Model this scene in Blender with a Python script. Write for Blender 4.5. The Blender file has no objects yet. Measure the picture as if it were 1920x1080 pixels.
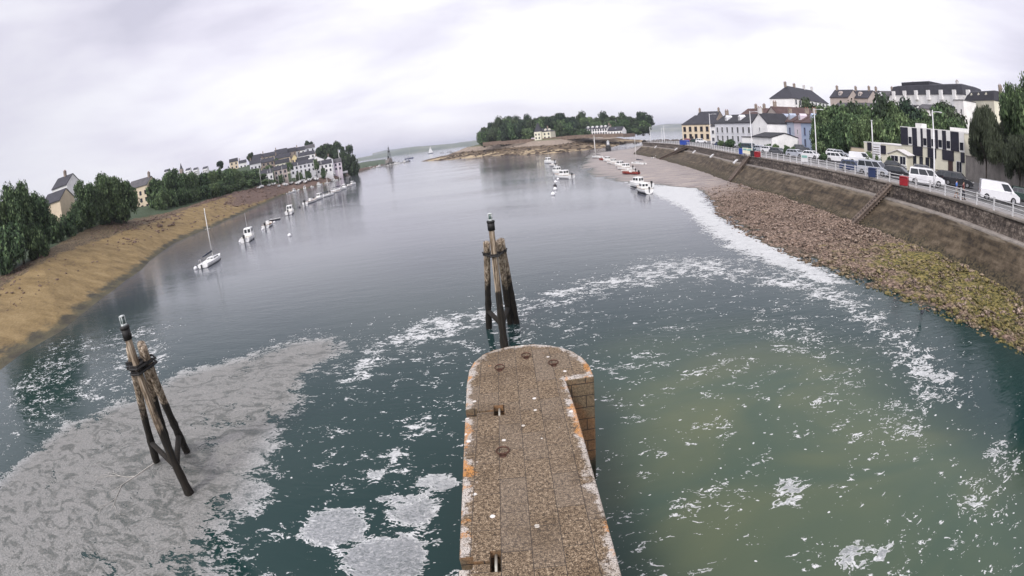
import bpy, bmesh, math, random
import numpy as np
from mathutils import Vector, Matrix
PI = math.pi
R = math.radians
C = bpy.context.scene.collection
sc = bpy.context.scene

# ---------------------------------------------------------------- camera (wide webcam lens, 121 degrees across)
F_, K_, PITCH, ROLL, CAMZ = 953.6, .0514107, R(16.69976), R(5.84968), 11.0
def _axes():
    c, s = math.cos(ROLL), math.sin(ROLL)
    u = np.array([-math.cos(PITCH)*s, math.cos(PITCH)*c, math.sin(PITCH)])
    fw = np.array([0, 0, -1.]); fw = fw-u*fw.dot(u); fw /= np.linalg.norm(fw)
    return np.array([np.cross(fw, u), fw, u])
AX = _axes()
cd = bpy.data.cameras.new('camera'); cam = bpy.data.objects.new('camera', cd); C.objects.link(cam)
cam.matrix_world = Matrix([[*AX[0], 0], [*AX[1], 0], [*AX[2], CAMZ], [0, 0, 0, 1]])
cd.type = 'PANO'; cd.sensor_width = 36; cd.sensor_fit = 'HORIZONTAL'
cd.clip_start = .1; cd.clip_end = 30000
cy = cd.cycles if hasattr(cd, "cycles") else cd
cy.panorama_type = 'FISHEYE_LENS_POLYNOMIAL'
g = 1920/36/F_
cy.fisheye_fov = PI
cy.fisheye_polynomial_k0 = 0; cy.fisheye_polynomial_k1 = -g; cy.fisheye_polynomial_k2 = 0
cy.fisheye_polynomial_k3 = -K_*g**3; cy.fisheye_polynomial_k4 = 0
sc.camera = cam
def ray(x, y):                      # survey helper: sight line through a point of the 1920 x 1080 photo
    x = x-960; y = 540-y; d = math.hypot(x, y); r = d/F_; th = r+K_*r**3; s = math.sin(th)/max(d, 1e-9)
    return AX @ np.array([x*s, y*s, -math.cos(th)])
def at(x, y, z=0):                  # ground point at height z
    d = ray(x, y); t = (z-CAMZ)/d[2]; return Vector((d[0]*t, d[1]*t, z))
def far(x, y, dist):                # point at a horizontal distance
    d = ray(x, y); t = dist/math.hypot(d[0], d[1]); return Vector((d[0]*t, d[1]*t, CAMZ+d[2]*t))
def azd(az, dist): return dist*math.sin(R(az)), dist*math.cos(R(az))

# ---------------------------------------------------------------- light
SUN_EL, SUN_AZ = 42, 205             # sun behind the camera to the left, veiled by cloud
w = bpy.data.worlds.new('World'); sc.world = w; w.use_nodes = True
nt = w.node_tree; N = nt.nodes; L = nt.links; N.clear()
def nn(t, **k):
    n = N.new(t)
    for a, b in k.items(): setattr(n, a, b)
    return n
out = nn('ShaderNodeOutputWorld'); sky = nn('ShaderNodeTexSky', sky_type='NISHITA', sun_disc=False)
sky.sun_elevation = R(SUN_EL); sky.sun_rotation = R(SUN_AZ); sky.air_density = 1; sky.dust_density = 2
bg1 = nn('ShaderNodeBackground'); bg1.inputs[1].default_value = .13; L.new(sky.outputs[0], bg1.inputs[0])
tc = nn('ShaderNodeTexCoord'); sp = nn('ShaderNodeSeparateXYZ'); L.new(tc.outputs['Generated'], sp.inputs[0])
def mth(op, a, b=None, c=None, clamp=False):
    m = nn('ShaderNodeMath', operation=op, use_clamp=clamp)
    for i, v in enumerate((a, b, c)):
        if v is None: continue
        if isinstance(v, (int, float)): m.inputs[i].default_value = v
        else: L.new(v, m.inputs[i])
    return m.outputs[0]
mp = nn('ShaderNodeMapping'); mp.inputs['Rotation'].default_value = (R(4), R(-5), R(12)); mp.inputs['Scale'].default_value = (1.5, 1.5, 5.2); L.new(tc.outputs['Generated'], mp.inputs[0])
n1 = nn('ShaderNodeTexNoise'); n1.inputs['Scale'].default_value = 1.15; n1.inputs['Detail'].default_value = 9; n1.inputs['Roughness'].default_value = .5; n1.inputs['Distortion'].default_value = .25; L.new(mp.outputs[0], n1.inputs[0])
cr = nn('ShaderNodeValToRGB'); L.new(n1.outputs[0], cr.inputs[0])
e = cr.color_ramp.elements
e[0].position = .34; e[0].color = (.54, .525, .62, 1); e[1].position = .585; e[1].color = (.86, .845, .90, 1)
x = e.new(.46); x.color = (.69, .665, .76, 1)
# lens vignette put into the cloud colour: greyer left, thin bright veil ahead
azx = mth('MULTIPLY', sp.outputs[0], -1)
dark = mth('MULTIPLY', mth('SUBTRACT', mth('ADD', azx, mth('MULTIPLY', n1.outputs[0], .5)), .75, clamp=True), 1.3, clamp=True)
mx = nn('ShaderNodeMix', data_type='RGBA'); L.new(dark, mx.inputs[0]); L.new(cr.outputs[0], mx.inputs[6]); mx.inputs[7].default_value = (.47, .47, .52, 1)
# veil glow round the hidden sun, added out of view to brighten the facades
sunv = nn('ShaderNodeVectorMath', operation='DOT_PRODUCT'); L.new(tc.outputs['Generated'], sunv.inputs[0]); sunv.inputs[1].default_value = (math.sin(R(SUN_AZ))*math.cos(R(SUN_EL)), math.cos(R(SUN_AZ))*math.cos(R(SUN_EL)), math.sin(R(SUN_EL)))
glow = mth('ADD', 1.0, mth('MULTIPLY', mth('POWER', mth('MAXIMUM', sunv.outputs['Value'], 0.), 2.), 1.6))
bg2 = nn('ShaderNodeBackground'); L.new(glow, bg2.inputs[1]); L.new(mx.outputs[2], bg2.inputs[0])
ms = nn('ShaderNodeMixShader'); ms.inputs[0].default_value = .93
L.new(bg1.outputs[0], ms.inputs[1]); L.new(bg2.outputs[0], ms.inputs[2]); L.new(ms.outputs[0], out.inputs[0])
sd = bpy.data.lights.new('sun', 'SUN'); sd.energy = 1.5; sd.angle = R(12); sd.color = (1, .96, .9)
so = bpy.data.objects.new('sun', sd); C.objects.link(so)
sv = Vector((math.sin(R(SUN_AZ))*math.cos(R(SUN_EL)), math.cos(R(SUN_AZ))*math.cos(R(SUN_EL)), math.sin(R(SUN_EL))))
so.rotation_euler = sv.to_track_quat('Z', 'Y').to_euler()
sc.view_settings.view_transform = 'Standard'; sc.view_settings.look = 'None'; sc.view_settings.gamma = 1; sc.view_settings.exposure = .35
sc.cycles.max_bounces = 6; sc.cycles.caustics_reflective = False; sc.cycles.caustics_refractive = False
sc.cycles.sample_clamp_indirect = 4

# ---------------------------------------------------------------- material helpers
class NT:
    def __init__(s, m): s.t = m.node_tree; s.p = s.t.nodes['Principled BSDF']; s.geo = None
    def n(s, ty, ins=None, **k):
        n = s.t.nodes.new(ty)
        for a, b in k.items(): setattr(n, a, b)
        for a, b in (ins or {}).items(): s.set(n, a, b)
        return n
    def set(s, n, a, b):
        if hasattr(b, 'links') and hasattr(b, 'node'): s.t.links.new(b, n.inputs[a])
        else: n.inputs[a].default_value = b
    def pos(s):
        if not s.geo: s.geo = s.n('ShaderNodeNewGeometry')
        return s.geo.outputs['Position']
    def obj(s): return s.n('ShaderNodeTexCoord').outputs['Object']
    def map(s, v, scale=(1, 1, 1), rot=(0, 0, 0), loc=(0, 0, 0)):
        return s.n('ShaderNodeMapping', {0: v, 'Scale': scale, 'Rotation': rot, 'Location': loc}).outputs[0]
    def noise(s, v, scale, detail=4, rough=.55, dist=0, out=0):
        return s.n('ShaderNodeTexNoise', {'Vector': v, 'Scale': scale, 'Detail': detail, 'Roughness': rough, 'Distortion': dist}).outputs[out]
    def ramp(s, f, stops, interp='LINEAR'):
        n = s.n('ShaderNodeValToRGB', {0: f}); e = n.color_ramp.elements; n.color_ramp.interpolation = interp
        while len(e) < len(stops): e.new(.5)
        for q, (p_, c_) in zip(e, stops): q.position = p_; q.color = (*c_, 1) if len(c_) == 3 else c_
        return n.outputs[0]
    def m(s, op, a, b=0, c=0, clamp=False):
        n = s.n('ShaderNodeMath', operation=op, use_clamp=clamp)
        for i, v in enumerate((a, b, c)): s.set(n, i, v)
        return n.outputs[0]
    def mix(s, f, a, b, mode='MIX'):
        n = s.n('ShaderNodeMix', data_type='RGBA', blend_type=mode, clamp_factor=True)
        s.set(n, 0, f)
        for i, v in ((6, a), (7, b)): s.set(n, i, (*v, 1) if isinstance(v, tuple) and len(v) == 3 else v)
        return n.outputs[2]
    def ss(s, v, lo, hi):
        n = s.n('ShaderNodeMapRange', {0: v, 1: lo, 2: hi, 3: 0., 4: 1.}, interpolation_type='SMOOTHSTEP'); return n.outputs[0]
    def attr(s, name): return s.n('ShaderNodeAttribute', attribute_name=name).outputs['Fac']
    def bump(s, h, strength=.5, dist=.05, nrm=None):
        n = s.n('ShaderNodeBump', {'Height': h, 'Strength': strength, 'Distance': dist})
        if nrm is not None: s.set(n, 'Normal', nrm)
        return n.outputs[0]
def newmat(name, rough=.8, metal=0):
    m = bpy.data.materials.new(name); m.use_nodes = True; t = NT(m)
    t.p.inputs['Roughness'].default_value = rough; t.p.inputs['Metallic'].default_value = metal
    return m, t
_mats = {}
def paint(name, col, rough=.5, metal=0, var=.25, scale=1.5, bump=0., bscale=None, spec=.5, coat=0):
    """worn painted or mineral surface: two scales of noise in the colour, optional bump"""
    if name in _mats: return _mats[name]
    m, t = newmat(name, rough, metal); v = t.obj()
    a = t.noise(v, scale, 5, .6); b = t.noise(v, scale*9, 3, .6)
    f = t.m('ADD', t.m('MULTIPLY', a, .65), t.m('MULTIPLY', b, .35))
    lo = tuple(c*(1-var) for c in col); hi = tuple(min(c*(1+var*.7), .9) for c in col)
    t.set(t.p, 'Base Color', t.ramp(f, [(.35, lo), (.62, hi)]))
    t.set(t.p, 'Specular IOR Level', spec); t.set(t.p, 'Coat Weight', coat)
    if bump: t.set(t.p, 'Normal', t.bump(t.noise(v, bscale or scale*8, 4, .65), bump, .03))
    _mats[name] = m; return m

# ---------------------------------------------------------------- mesh helpers
class MB:
    def __init__(s): s.v = []; s.f = []; s.mi = []; s.cur = 0
    def q(s, pts):
        i = len(s.v); s.v += [tuple(p) for p in pts]; s.f.append(tuple(range(i, i+len(pts)))); s.mi.append(s.cur); return s
    def box(s, c, d, rz=0, M=None):
        hx, hy, hz = d[0]/2, d[1]/2, d[2]/2; i = len(s.v); cz, sz_ = math.cos(rz), math.sin(rz)
        for z in (-hz, hz):
            for x, y in ((-hx, -hy), (hx, -hy), (hx, hy), (-hx, hy)):
                s.v.append((c[0]+x*cz-y*sz_, c[1]+x*sz_+y*cz, c[2]+z))
        for f in ((3, 2, 1, 0), (4, 5, 6, 7), (0, 1, 5, 4), (1, 2, 6, 5), (2, 3, 7, 6), (3, 0, 4, 7)):
            s.f.append(tuple(i+k for k in f)); s.mi.append(s.cur)
        return s
    def tube(s, pts, rads, n=10, cap=True, jit=0, rnd=None):
        pts = [Vector(p) for p in pts]
        if not isinstance(rads, (list, tuple)): rads = [rads]*len(pts)
        i0 = len(s.v)
        for k, p in enumerate(pts):
            d = (pts[min(k+1, len(pts)-1)]-pts[max(k-1, 0)]).normalized()
            a = d.cross(Vector((0, 0, 1)) if abs(d.z) < .9 else Vector((1, 0, 0))).normalized(); b = d.cross(a)
            for j in range(n):
                t = 2*PI*j/n; r = rads[k]*(1+(rnd.uniform(-jit, jit) if jit else 0)); s.v.append(tuple(p+a*math.cos(t)*r+b*math.sin(t)*r))
        for k in range(len(pts)-1):
            for j in range(n):
                a = i0+k*n+j; b = i0+k*n+(j+1) % n; s.f.append((a, b, b+n, a+n)); s.mi.append(s.cur)
        if cap:
            s.f.append(tuple(i0+j for j in range(n))[::-1]); s.mi.append(s.cur)
            e_ = i0+(len(pts)-1)*n; s.f.append(tuple(e_+j for j in range(n))); s.mi.append(s.cur)
        return s
    def loft(s, secs, cap=True, closed=True):
        n = len(secs[0]); i0 = len(s.v)
        for q in secs: s.v += [tuple(p) for p in q]
        for k in range(len(secs)-1):
            for j in range(n if closed else n-1):
                a = i0+k*n+j; b = i0+k*n+(j+1) % n; s.f.append((a, b, b+n, a+n)); s.mi.append(s.cur)
        if cap and closed:
            s.f.append(tuple(i0+j for j in range(n))[::-1]); e_ = i0+(len(secs)-1)*n; s.f.append(tuple(e_+j for j in range(n))); s.mi += [s.cur]*2
        return s
    def prism(s, poly, y0, y1, axis='y'):
        """poly of (a, z) pushed along an axis, or of (x, y) pushed up z"""
        def P(a, b, t): return {'y': (a, t, b), 'x': (t, a, b), 'z': (a, b, t)}[axis]
        return s.loft([[P(a, b, y0) for a, b in poly], [P(a, b, y1) for a, b in poly]])
    def sphere(s, c, r, nu=12, nv=8, sc=(1, 1, 1)):
        secs = []
        for i in range(nv+1):
            t = PI*i/nv; rr = max(math.sin(t), .01)*r
            secs.append([(c[0]+rr*math.cos(2*PI*j/nu)*sc[0], c[1]+rr*math.sin(2*PI*j/nu)*sc[1], c[2]-r*math.cos(t)*sc[2]) for j in range(nu)])
        return s.loft(secs)
    def build(s, name, mat=None, parent=None, smooth=False, mats=None):
        me = bpy.data.meshes.new(name); me.from_pydata(s.v, [], s.f)
        for m_ in (mats or [mat]): me.materials.append(m_)
        if mats: me.polygons.foreach_set('material_index', s.mi)
        bm = bmesh.new(); bm.from_mesh(me); bmesh.ops.recalc_face_normals(bm, faces=bm.faces); bm.to_mesh(me); bm.free()
        if smooth: me.polygons.foreach_set('use_smooth', [True]*len(me.polygons))
        o = bpy.data.objects.new(name, me); C.objects.link(o)
        if parent: o.parent = parent
        return o
def bevel(o, wd=.02, seg=2):
    m = o.modifiers.new('bevel', 'BEVEL'); m.width = wd; m.segments = seg; m.limit_method = 'ANGLE'; return o
def tag(o, label, cat, group=None, kind=None):
    if label: o['label'] = label
    if cat: o['category'] = cat
    if group: o['group'] = group
    if kind: o['kind'] = kind
    return o
def thing(name, label, cat, loc=(0, 0, 0), rz=0, group=None, sc_=None):
    o = bpy.data.objects.new(name, None); C.objects.link(o); o.location = loc; o.rotation_euler = (0, 0, rz); o.empty_display_size = .3
    if sc_: o.scale = sc_ if isinstance(sc_, tuple) else (sc_,)*3
    return tag(o, label, cat, group)
def structure(o): o['kind'] = 'structure'; return o
_kids = {}
def kids(o):
    return [c for c in bpy.data.objects if c.parent == o]
def dup(root, loc, rz=0, label=None, group=None, cat=None, sc_=None):
    if root.name not in _kids: _kids[root.name] = [(c, kids(c)) for c in kids(root)]
    r = root.copy(); C.objects.link(r); r.location = loc; r.rotation_euler = (0, 0, rz)
    if label: r['label'] = label
    if group: r['group'] = group
    if cat: r['category'] = cat
    if sc_: r.scale = sc_ if isinstance(sc_, tuple) else (sc_,)*3
    for ch, gs in _kids[root.name]:
        c = ch.copy(); C.objects.link(c); c.parent = r
        for g_ in gs:
            d = g_.copy(); C.objects.link(d); d.parent = c
    return r
def grid_mesh(name, X, Y, Z, mat, attrs=None, smooth=True):
    """X, Y, Z 2-D arrays"""
    h, w_ = X.shape; me = bpy.data.meshes.new(name)
    co = np.stack([X, Y, Z], -1).reshape(-1, 3)
    idx = np.arange(h*w_).reshape(h, w_)
    q = np.stack([idx[:-1, :-1], idx[:-1, 1:], idx[1:, 1:], idx[1:, :-1]], -1).reshape(-1, 4)
    me.vertices.add(len(co)); me.vertices.foreach_set('co', co.astype(np.float32).ravel())
    me.loops.add(q.size); me.loops.foreach_set('vertex_index', q.astype(np.int32).ravel())
    me.polygons.add(len(q)); me.polygons.foreach_set('loop_start', np.arange(0, q.size, 4, dtype=np.int32))
    me.update(calc_edges=True); me.validate()
    nz_ = np.zeros(len(me.polygons)*3, np.float32); me.polygons.foreach_get("normal", nz_)
    if nz_[2::3].sum() < 0: me.flip_normals()
    for k, a in (attrs or {}).items():
        at_ = me.attributes.new(k, 'FLOAT', 'POINT'); at_.data.foreach_set('value', a.astype(np.float32).ravel())
    if smooth: me.polygons.foreach_set('use_smooth', [True]*len(me.polygons))
    me.materials.append(mat); o = bpy.data.objects.new(name, me); C.objects.link(o); return o
def vnoise(X, Y, s=1., seed=0, oct_=4):
    """value noise for terrain"""
    out_ = np.zeros_like(X, dtype=float); amp = 1; tot = 0
    for o_ in range(oct_):
        x_ = X/s+seed*17.3+1000; y_ = Y/s+seed*7.7+1000; xi = np.floor(x_).astype(np.int64); yi = np.floor(y_).astype(np.int64)
        fx = x_-xi; fy = y_-yi; fx = fx*fx*(3-2*fx); fy = fy*fy*(3-2*fy)
        def h(a, b):
            n = (a*374761393+b*668265263+seed*1013) & 0x7fffffff; n = ((n ^ (n >> 13))*1274126177) & 0x7fffffff; n = n ^ (n >> 16)
            return (n & 0xffff)/65535.
        v = (h(xi, yi)*(1-fx)+h(xi+1, yi)*fx)*(1-fy)+(h(xi, yi+1)*(1-fx)+h(xi+1, yi+1)*fx)*fy
        out_ += amp*(v-.5)*2; tot += amp; amp *= .5; s /= 2.03
    return out_/tot
def poly_sd(X, Y, poly):
    """signed distance to a polygon, positive inside"""
    P = np.array([(p[0], p[1]) for p in poly], float); n = len(P)
    d = np.full(X.shape, 1e9); ins = np.zeros(X.shape, bool)
    for i in range(n):
        a = P[i]; b = P[(i+1) % n]; e_ = b-a; L2 = e_.dot(e_)+1e-12
        t = np.clip(((X-a[0])*e_[0]+(Y-a[1])*e_[1])/L2, 0, 1)
        d = np.minimum(d, np.hypot(X-a[0]-t*e_[0], Y-a[1]-t*e_[1]))
        c = ((a[1] > Y) != (b[1] > Y)) & (X < (b[0]-a[0])*(Y-a[1])/(b[1]-a[1]+1e-12)+a[0]); ins ^= c
    return np.where(ins, d, -d)
def pl_dist(X, Y, pts):
    P = np.array([(p[0], p[1]) for p in pts], float); d = np.full(X.shape, 1e9)
    for i in range(len(P)-1):
        a = P[i]; b = P[i+1]; e_ = b-a; L2 = e_.dot(e_)+1e-12
        t = np.clip(((X-a[0])*e_[0]+(Y-a[1])*e_[1])/L2, 0, 1); d = np.minimum(d, np.hypot(X-a[0]-t*e_[0], Y-a[1]-t*e_[1]))
    return d
#PART2
# ================================================================ WATER
WM, t = newmat('sea_water', .06)
pos = t.pos()
fo = t.attr('foam'); sh = t.attr('shoal'); sc_a = t.attr('scum')
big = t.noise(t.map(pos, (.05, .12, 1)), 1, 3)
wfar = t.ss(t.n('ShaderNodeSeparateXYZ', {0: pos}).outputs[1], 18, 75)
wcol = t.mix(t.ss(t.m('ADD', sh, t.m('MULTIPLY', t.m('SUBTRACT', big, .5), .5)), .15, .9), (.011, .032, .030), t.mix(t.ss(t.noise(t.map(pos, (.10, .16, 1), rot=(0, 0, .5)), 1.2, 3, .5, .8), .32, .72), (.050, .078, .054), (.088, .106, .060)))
wcol = t.mix(wfar, wcol, (.098, .102, .120))  # greyer with distance: reflected sky brightness painted into the water colour
# foam: a torn film whose holes follow stretched noise
warp = t.n('ShaderNodeVectorMath', {0: pos, 1: t.n('ShaderNodeVectorMath', {0: t.noise(pos, .8, 3, out=1), 3: .9}, operation='SCALE').outputs[0]}, operation='ADD').outputs[0]
fa0 = t.noise(t.map(warp, (.75, 1.25, 1), rot=(0, 0, R(-18))), 1.0, 3, .5, .4); fa = t.m('ADD', t.m('MULTIPLY', fa0, .45), t.m('MULTIPLY', t.noise(t.map(warp, (.7, 1.5, 1), rot=(0, 0, R(-18))), 3.0, 6, .62, .8), .55))
fb = t.noise(t.map(pos, (1, 1.6, 1), rot=(0, 0, R(-15))), 7, 4, .6)
fn = t.m('ADD', t.m('MULTIPLY', fa, .8), t.m('MULTIPLY', fb, .2))
thr = t.m('SUBTRACT', .665, t.m('MULTIPLY', fo, .36))
swl = t.noise(t.map(warp, (.45, 1.0, 1), rot=(0, 0, R(30))), .9, 8, .62, 2.6); vein = t.m('SUBTRACT', 1, t.ss(t.m('ABSOLUTE', t.m('SUBTRACT', swl, .5)), .0, .05))
lace = t.ss(t.noise(t.map(warp, (1, 1.4, 1)), 9, 4, .7, .6), .40, .56)
film = t.m('ADD', t.m('MULTIPLY', lace, .42), t.m('ADD', .42, t.m('MULTIPLY', t.ss(swl, .36, .62), .22)), clamp=True)
dfn = t.m('SUBTRACT', fn, thr)
rn = t.noise(t.map(warp, (.8, 1.5, 1), rot=(0, 0, R(-14))), 1.25, 3, .5, .9)
strg = t.m('MULTIPLY', t.m('SUBTRACT', 1, t.ss(t.m('ABSOLUTE', t.m('SUBTRACT', rn, .5)), .012, .026)), t.ss(dfn, -.028, -.008))
foam = t.m('MAXIMUM', t.m('MULTIPLY', t.m('MULTIPLY', strg, t.m('SUBTRACT', 1, sc_a)), .95), t.m('MULTIPLY', t.ss(t.m('SUBTRACT', dfn, t.m('MULTIPLY', t.m('SUBTRACT', 1, sc_a), .022)), -.006, .022), film, clamp=True))
foam = t.m('MULTIPLY', foam, t.ss(fo, .02, .10))
# specks
vo = t.n('ShaderNodeTexVoronoi', {'Vector': t.map(warp, (1.5, 2.0, 1)), 'Scale': 1.35, 'Randomness': 1.})
spk = t.m('MULTIPLY', t.m('LESS_THAN', t.m('ADD', vo.outputs['Distance'], t.m('MULTIPLY', fb, .16)), .185), t.m('GREATER_THAN', t.noise(pos, .9, 2), .52))
spk = t.m('MULTIPLY', spk, t.ss(fo, .03, .06))
foam = t.m('MAXIMUM', foam, spk)
# thick scum is greyer, with faint swirls
scol = t.ramp(swl, [(.3, (.10, .10, .09)), (.45, (.175, .17, .155)), (.6, (.235, .23, .215)), (.72, (.13, .125, .115))]); scol = t.mix(t.m('MULTIPLY', vein, .30), scol, (.36, .35, .33))
fcol = t.mix(sc_a, t.mix(t.m('MULTIPLY', t.ss(dfn, .03, .09), t.ss(t.n('ShaderNodeSeparateXYZ', {0: pos}).outputs[1], 18, 11)), (.56, .57, .56), (.27, .28, .285)), scol)
fcol = t.mix(t.m('MULTIPLY', t.ss(fb, .5, .66), t.m('SUBTRACT', .4, t.m('MULTIPLY', sc_a, .28))), fcol, (.66, .65, .63))
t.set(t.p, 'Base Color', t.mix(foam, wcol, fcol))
t.set(t.p, 'Roughness', t.m('ADD', t.m('MULTIPLY', foam, .55), .07))
t.set(t.p, 'IOR', 1.33)
calm = t.ss(t.noise(t.map(pos, (.012, .035, 1), rot=(0, 0, .2)), 1, 3), .38, .6)
w1 = t.noise(t.map(pos, (.9, 3.0, 1), rot=(0, 0, .12)), 1.3, 4, .6, .3)
w2 = t.noise(t.map(pos, (.25, .8, 1), rot=(0, 0, -.2)), 1, 3, .5)
hgt = t.m('ADD', t.m('MULTIPLY', w1, .55), t.m('MULTIPLY', w2, 1.0))
hgt = t.m('MULTIPLY', hgt, t.m('ADD', t.m('MULTIPLY', calm, .65), .35))
hgt = t.m('MULTIPLY', hgt, t.m('SUBTRACT', 1.0, t.m('MULTIPLY', foam, .85)))
t.set(t.p, 'Normal', t.bump(hgt, .40, .10))

xs = np.concatenate([-np.geomspace(9000, 75, 34), np.arange(-72, 45, .4), np.geomspace(48, 9000, 34)])
ys = np.concatenate([-np.geomspace(900, 14, 10), np.arange(-12, 0, 2), np.arange(0, 72, .4), np.geomspace(74, 12000, 48)])
X, Y = np.meshgrid(xs, ys)
def wp(pts): return [at(x_, y_, 0) for x_, y_ in pts]
def soft(poly, v, s=.6):
    sd_ = poly_sd(X, Y, poly); return v*np.clip(sd_/s*.5+.5, 0, 1)
foamA = np.zeros_like(X); scum = np.zeros_like(X)
A = wp([(-300, 980), (0, 900), (60, 840), (130, 790), (250, 745), (330, 700), (470, 662), (560, 634), (640, 628), (675, 650), (600, 700), (590, 755), (535, 810), (500, 870), (478, 930), (440, 985), (425, 1040), (440, 1120), (300, 1400), (-300, 1500)])

a_ = soft(A, 1.0, 2.2); foamA = np.maximum(foamA, a_*(.72+.42*vnoise(X+Y*.6, Y*1.5-X*.3, 2.6, 12, 5)+.12*np.clip((-X-10)/8, 0, 1))); scum = np.maximum(scum, soft(A, 1., 1.5))
B = wp([(600, 690), (690, 640), (760, 597), (900, 572), (1000, 543), (1130, 510), (1210, 480), (1300, 478), (1400, 480), (1500, 505), (1600, 540), (1700, 600), (1790, 670), (1815, 740), (1760, 790), (1690, 740), (1640, 650), (1550, 585), (1450, 545), (1300, 528), (1150, 556), (1000, 590), (850, 640), (770, 662), (700, 730), (630, 765), (590, 740)])
foamA = np.maximum(foamA, soft(B, .46, 2.0))
S = wp([(1150, 330), (1210, 345), (1262, 346), (1305, 348), (1345, 399), (1384, 425), (1468, 466), (1560, 510), (1600, 530), (1540, 535), (1450, 498), (1370, 465), (1320, 430), (1285, 395), (1240, 372), (1206, 362)])
foamA = np.maximum(foamA, soft(S, .88, 1.9))
for c_, r_, v_ in (((625, 990), 75, .8), ((770, 955), 60, .78), ((820, 905), 50, .7), ((720, 1050), 90, .9), ((700, 890), 26, .62), ((728, 935), 26, .62), ((745, 850), 28, .6), ((470, 930), 60, .6), ((1480, 915), 42, .55), ((1620, 1045), 60, .52), ((1835, 950), 60, .45), ((1740, 735), 50, .43), ((640, 800), 60, .4), ((520, 1000), 40, .45), ((790, 800), 40, .42), ((1700, 800), 70, .34), ((1300, 940), 60, .36), ((1880, 860), 50, .5), ((1500, 640), 90, .36), ((380, 1060), 60, .5)):
    p_ = at(*c_, 0); q_ = at(c_[0]+r_, c_[1], 0); rad = (q_-p_).length
    d_ = np.hypot(X-p_.x, (Y-p_.y)*1.25); foamA = np.maximum(foamA, v_*np.clip((rad*1.25-d_)/(rad*.6), 0, 1))
G = wp([(560, 640), (900, 560), (1250, 470), (1500, 500), (1780, 640), (1900, 760), (2100, 1200), (1100, 1500), (300, 1500), (450, 1000)])
foamA = np.maximum(foamA, soft(G, .25, 3))
E_ = wp([(90, 640), (330, 600), (330, 700), (130, 790), (0, 850), (0, 750)])
foamA = np.maximum(foamA, soft(E_, .36, 1.5))
foamA += (foamA > .05)*vnoise(X, Y, 5, 3, 3)*.10
foamA = np.clip(foamA*(1+0*X), 0, 1)
shoal = np.clip((X+1)/7, 0, 1)*np.clip((32-Y)/14, 0, 1)*.75+np.exp(-(((X-9)/5)**2+((Y-10)/7)**2))*.5
shoal = np.clip(shoal, 0, 1)*np.clip((23-X)/9, 0, 1)  # cut back at the right: dark shore reflection put into the water tint
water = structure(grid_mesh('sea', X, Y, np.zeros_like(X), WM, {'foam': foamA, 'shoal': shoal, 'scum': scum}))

# ================================================================ GROUND: left bank
def shore_mat():
    m, t = newmat('left_shore', .85); pos = t.pos(); z = t.n('ShaderNodeSeparateXYZ', {0: pos}).outputs[2]
    veg = t.attr('veg'); weed = t.attr('weed')
    n = t.noise(pos, .35, 6, .6); n2 = t.noise(pos, 2.2, 5, .65); st = t.noise(t.map(pos, (.06, .35, .5), rot=(0, 0, .55)), 1.4, 5, .6)
    sand = t.ramp(t.m('ADD', t.m('MULTIPLY', st, .6), t.m('MULTIPLY', n2, .4)), [(.34, (.10, .066, .022)), (.47, (.185, .125, .046)), (.62, (.26, .185, .08))])
    wet = t.ramp(n, [(.35, (.035, .03, .018)), (.6, (.08, .07, .035))])
    brown = t.mix(t.ss(t.n('ShaderNodeSeparateXYZ', {0: pos}).outputs[1], 120, 190), t.ramp(n2, [(.38, (.03, .022, .011)), (.5, (.10, .07, .035)), (.62, (.20, .145, .075))]), t.ramp(n2, [(.38, (.03, .018, .012)), (.5, (.11, .065, .045)), (.62, (.24, .16, .12))]))
    green = t.ramp(n2, [(.35, (.012, .025, .01)), (.6, (.05, .08, .03))])
    c = t.mix(t.ss(t.m('ADD', z, t.m('MULTIPLY', n, 2.2)), 1.5, 2.1), wet, sand)
    c = t.mix(t.ss(t.m('ADD', weed, t.m('MULTIPLY', t.m('SUBTRACT', n, .5), 1.2)), .4, .6), c, brown)
    c = t.mix(t.ss(t.m('ADD', veg, t.m('MULTIPLY', t.m('SUBTRACT', n, .5), .8)), .4, .6), c, green)
    t.set(t.p, 'Base Color', c); t.set(t.p, 'Normal', t.bump(t.m('ADD', n2, t.m('MULTIPLY', n, .8)), .8, .35)); return m
LT = [(-110, 52, (80, 4.5), (90, 6), (120, 10), (300, 20)), (-90, 55, (86, 5), (96, 6.6), (130, 11), (300, 20)), (-75, 57, (90, 5.2), (100, 6.8), (135, 11), (300, 20)),
      (-63, 59.5, (95, 5.4), (107, 7), (140, 11), (300, 20)), (-54.3, 65.7, (105, 7), (116, 7.9), (150, 12), (300, 20)), (-46.5, 83, (130, 6.6), (150, 10.4), (180, 12), (320, 20)),
      (-42.7, 98, (146, 6.4), (160, 8.6), (190, 11), (330, 20)), (-38, 134, (168, 6), (176, 6.9), (205, 10), (350, 22)), (-33.2, 155, (198, 6.6), (206, 7.4), (235, 11), (400, 24)), (-29.9, 183, (224, 6.9), (234, 7.7), (265, 12), (410, 23)),
      (-26.7, 223, (255, 5.5), (266, 7), (310, 13), (420, 24)), (-24, 275, (298, 2.8), (322, 4.5), (350, 12), (430, 24)), (-22, 292, (306, 2.6), (326, 4.5), (360, 13), (430, 24)), (-19.5, 318, (330, 2.6), (345, 4.5), (385, 13), (450, 22)),
      (-17.8, 352, (362, 2.4), (375, 3.5), (410, 8), (460, 12)), (-16.6, 420, (430, 1.8), (440, 2.5), (470, 3), (520, 3)), (-14.5, 500, (508, 1.5), (516, 2), (560, 2.6), (600, 2.6)), (-12.6, 560, (566, 1.2), (572, 1.6), (590, 1.8), (620, 1.8))]
LT.sort(); azs = np.array([r[0] for r in LT], float)
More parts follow.
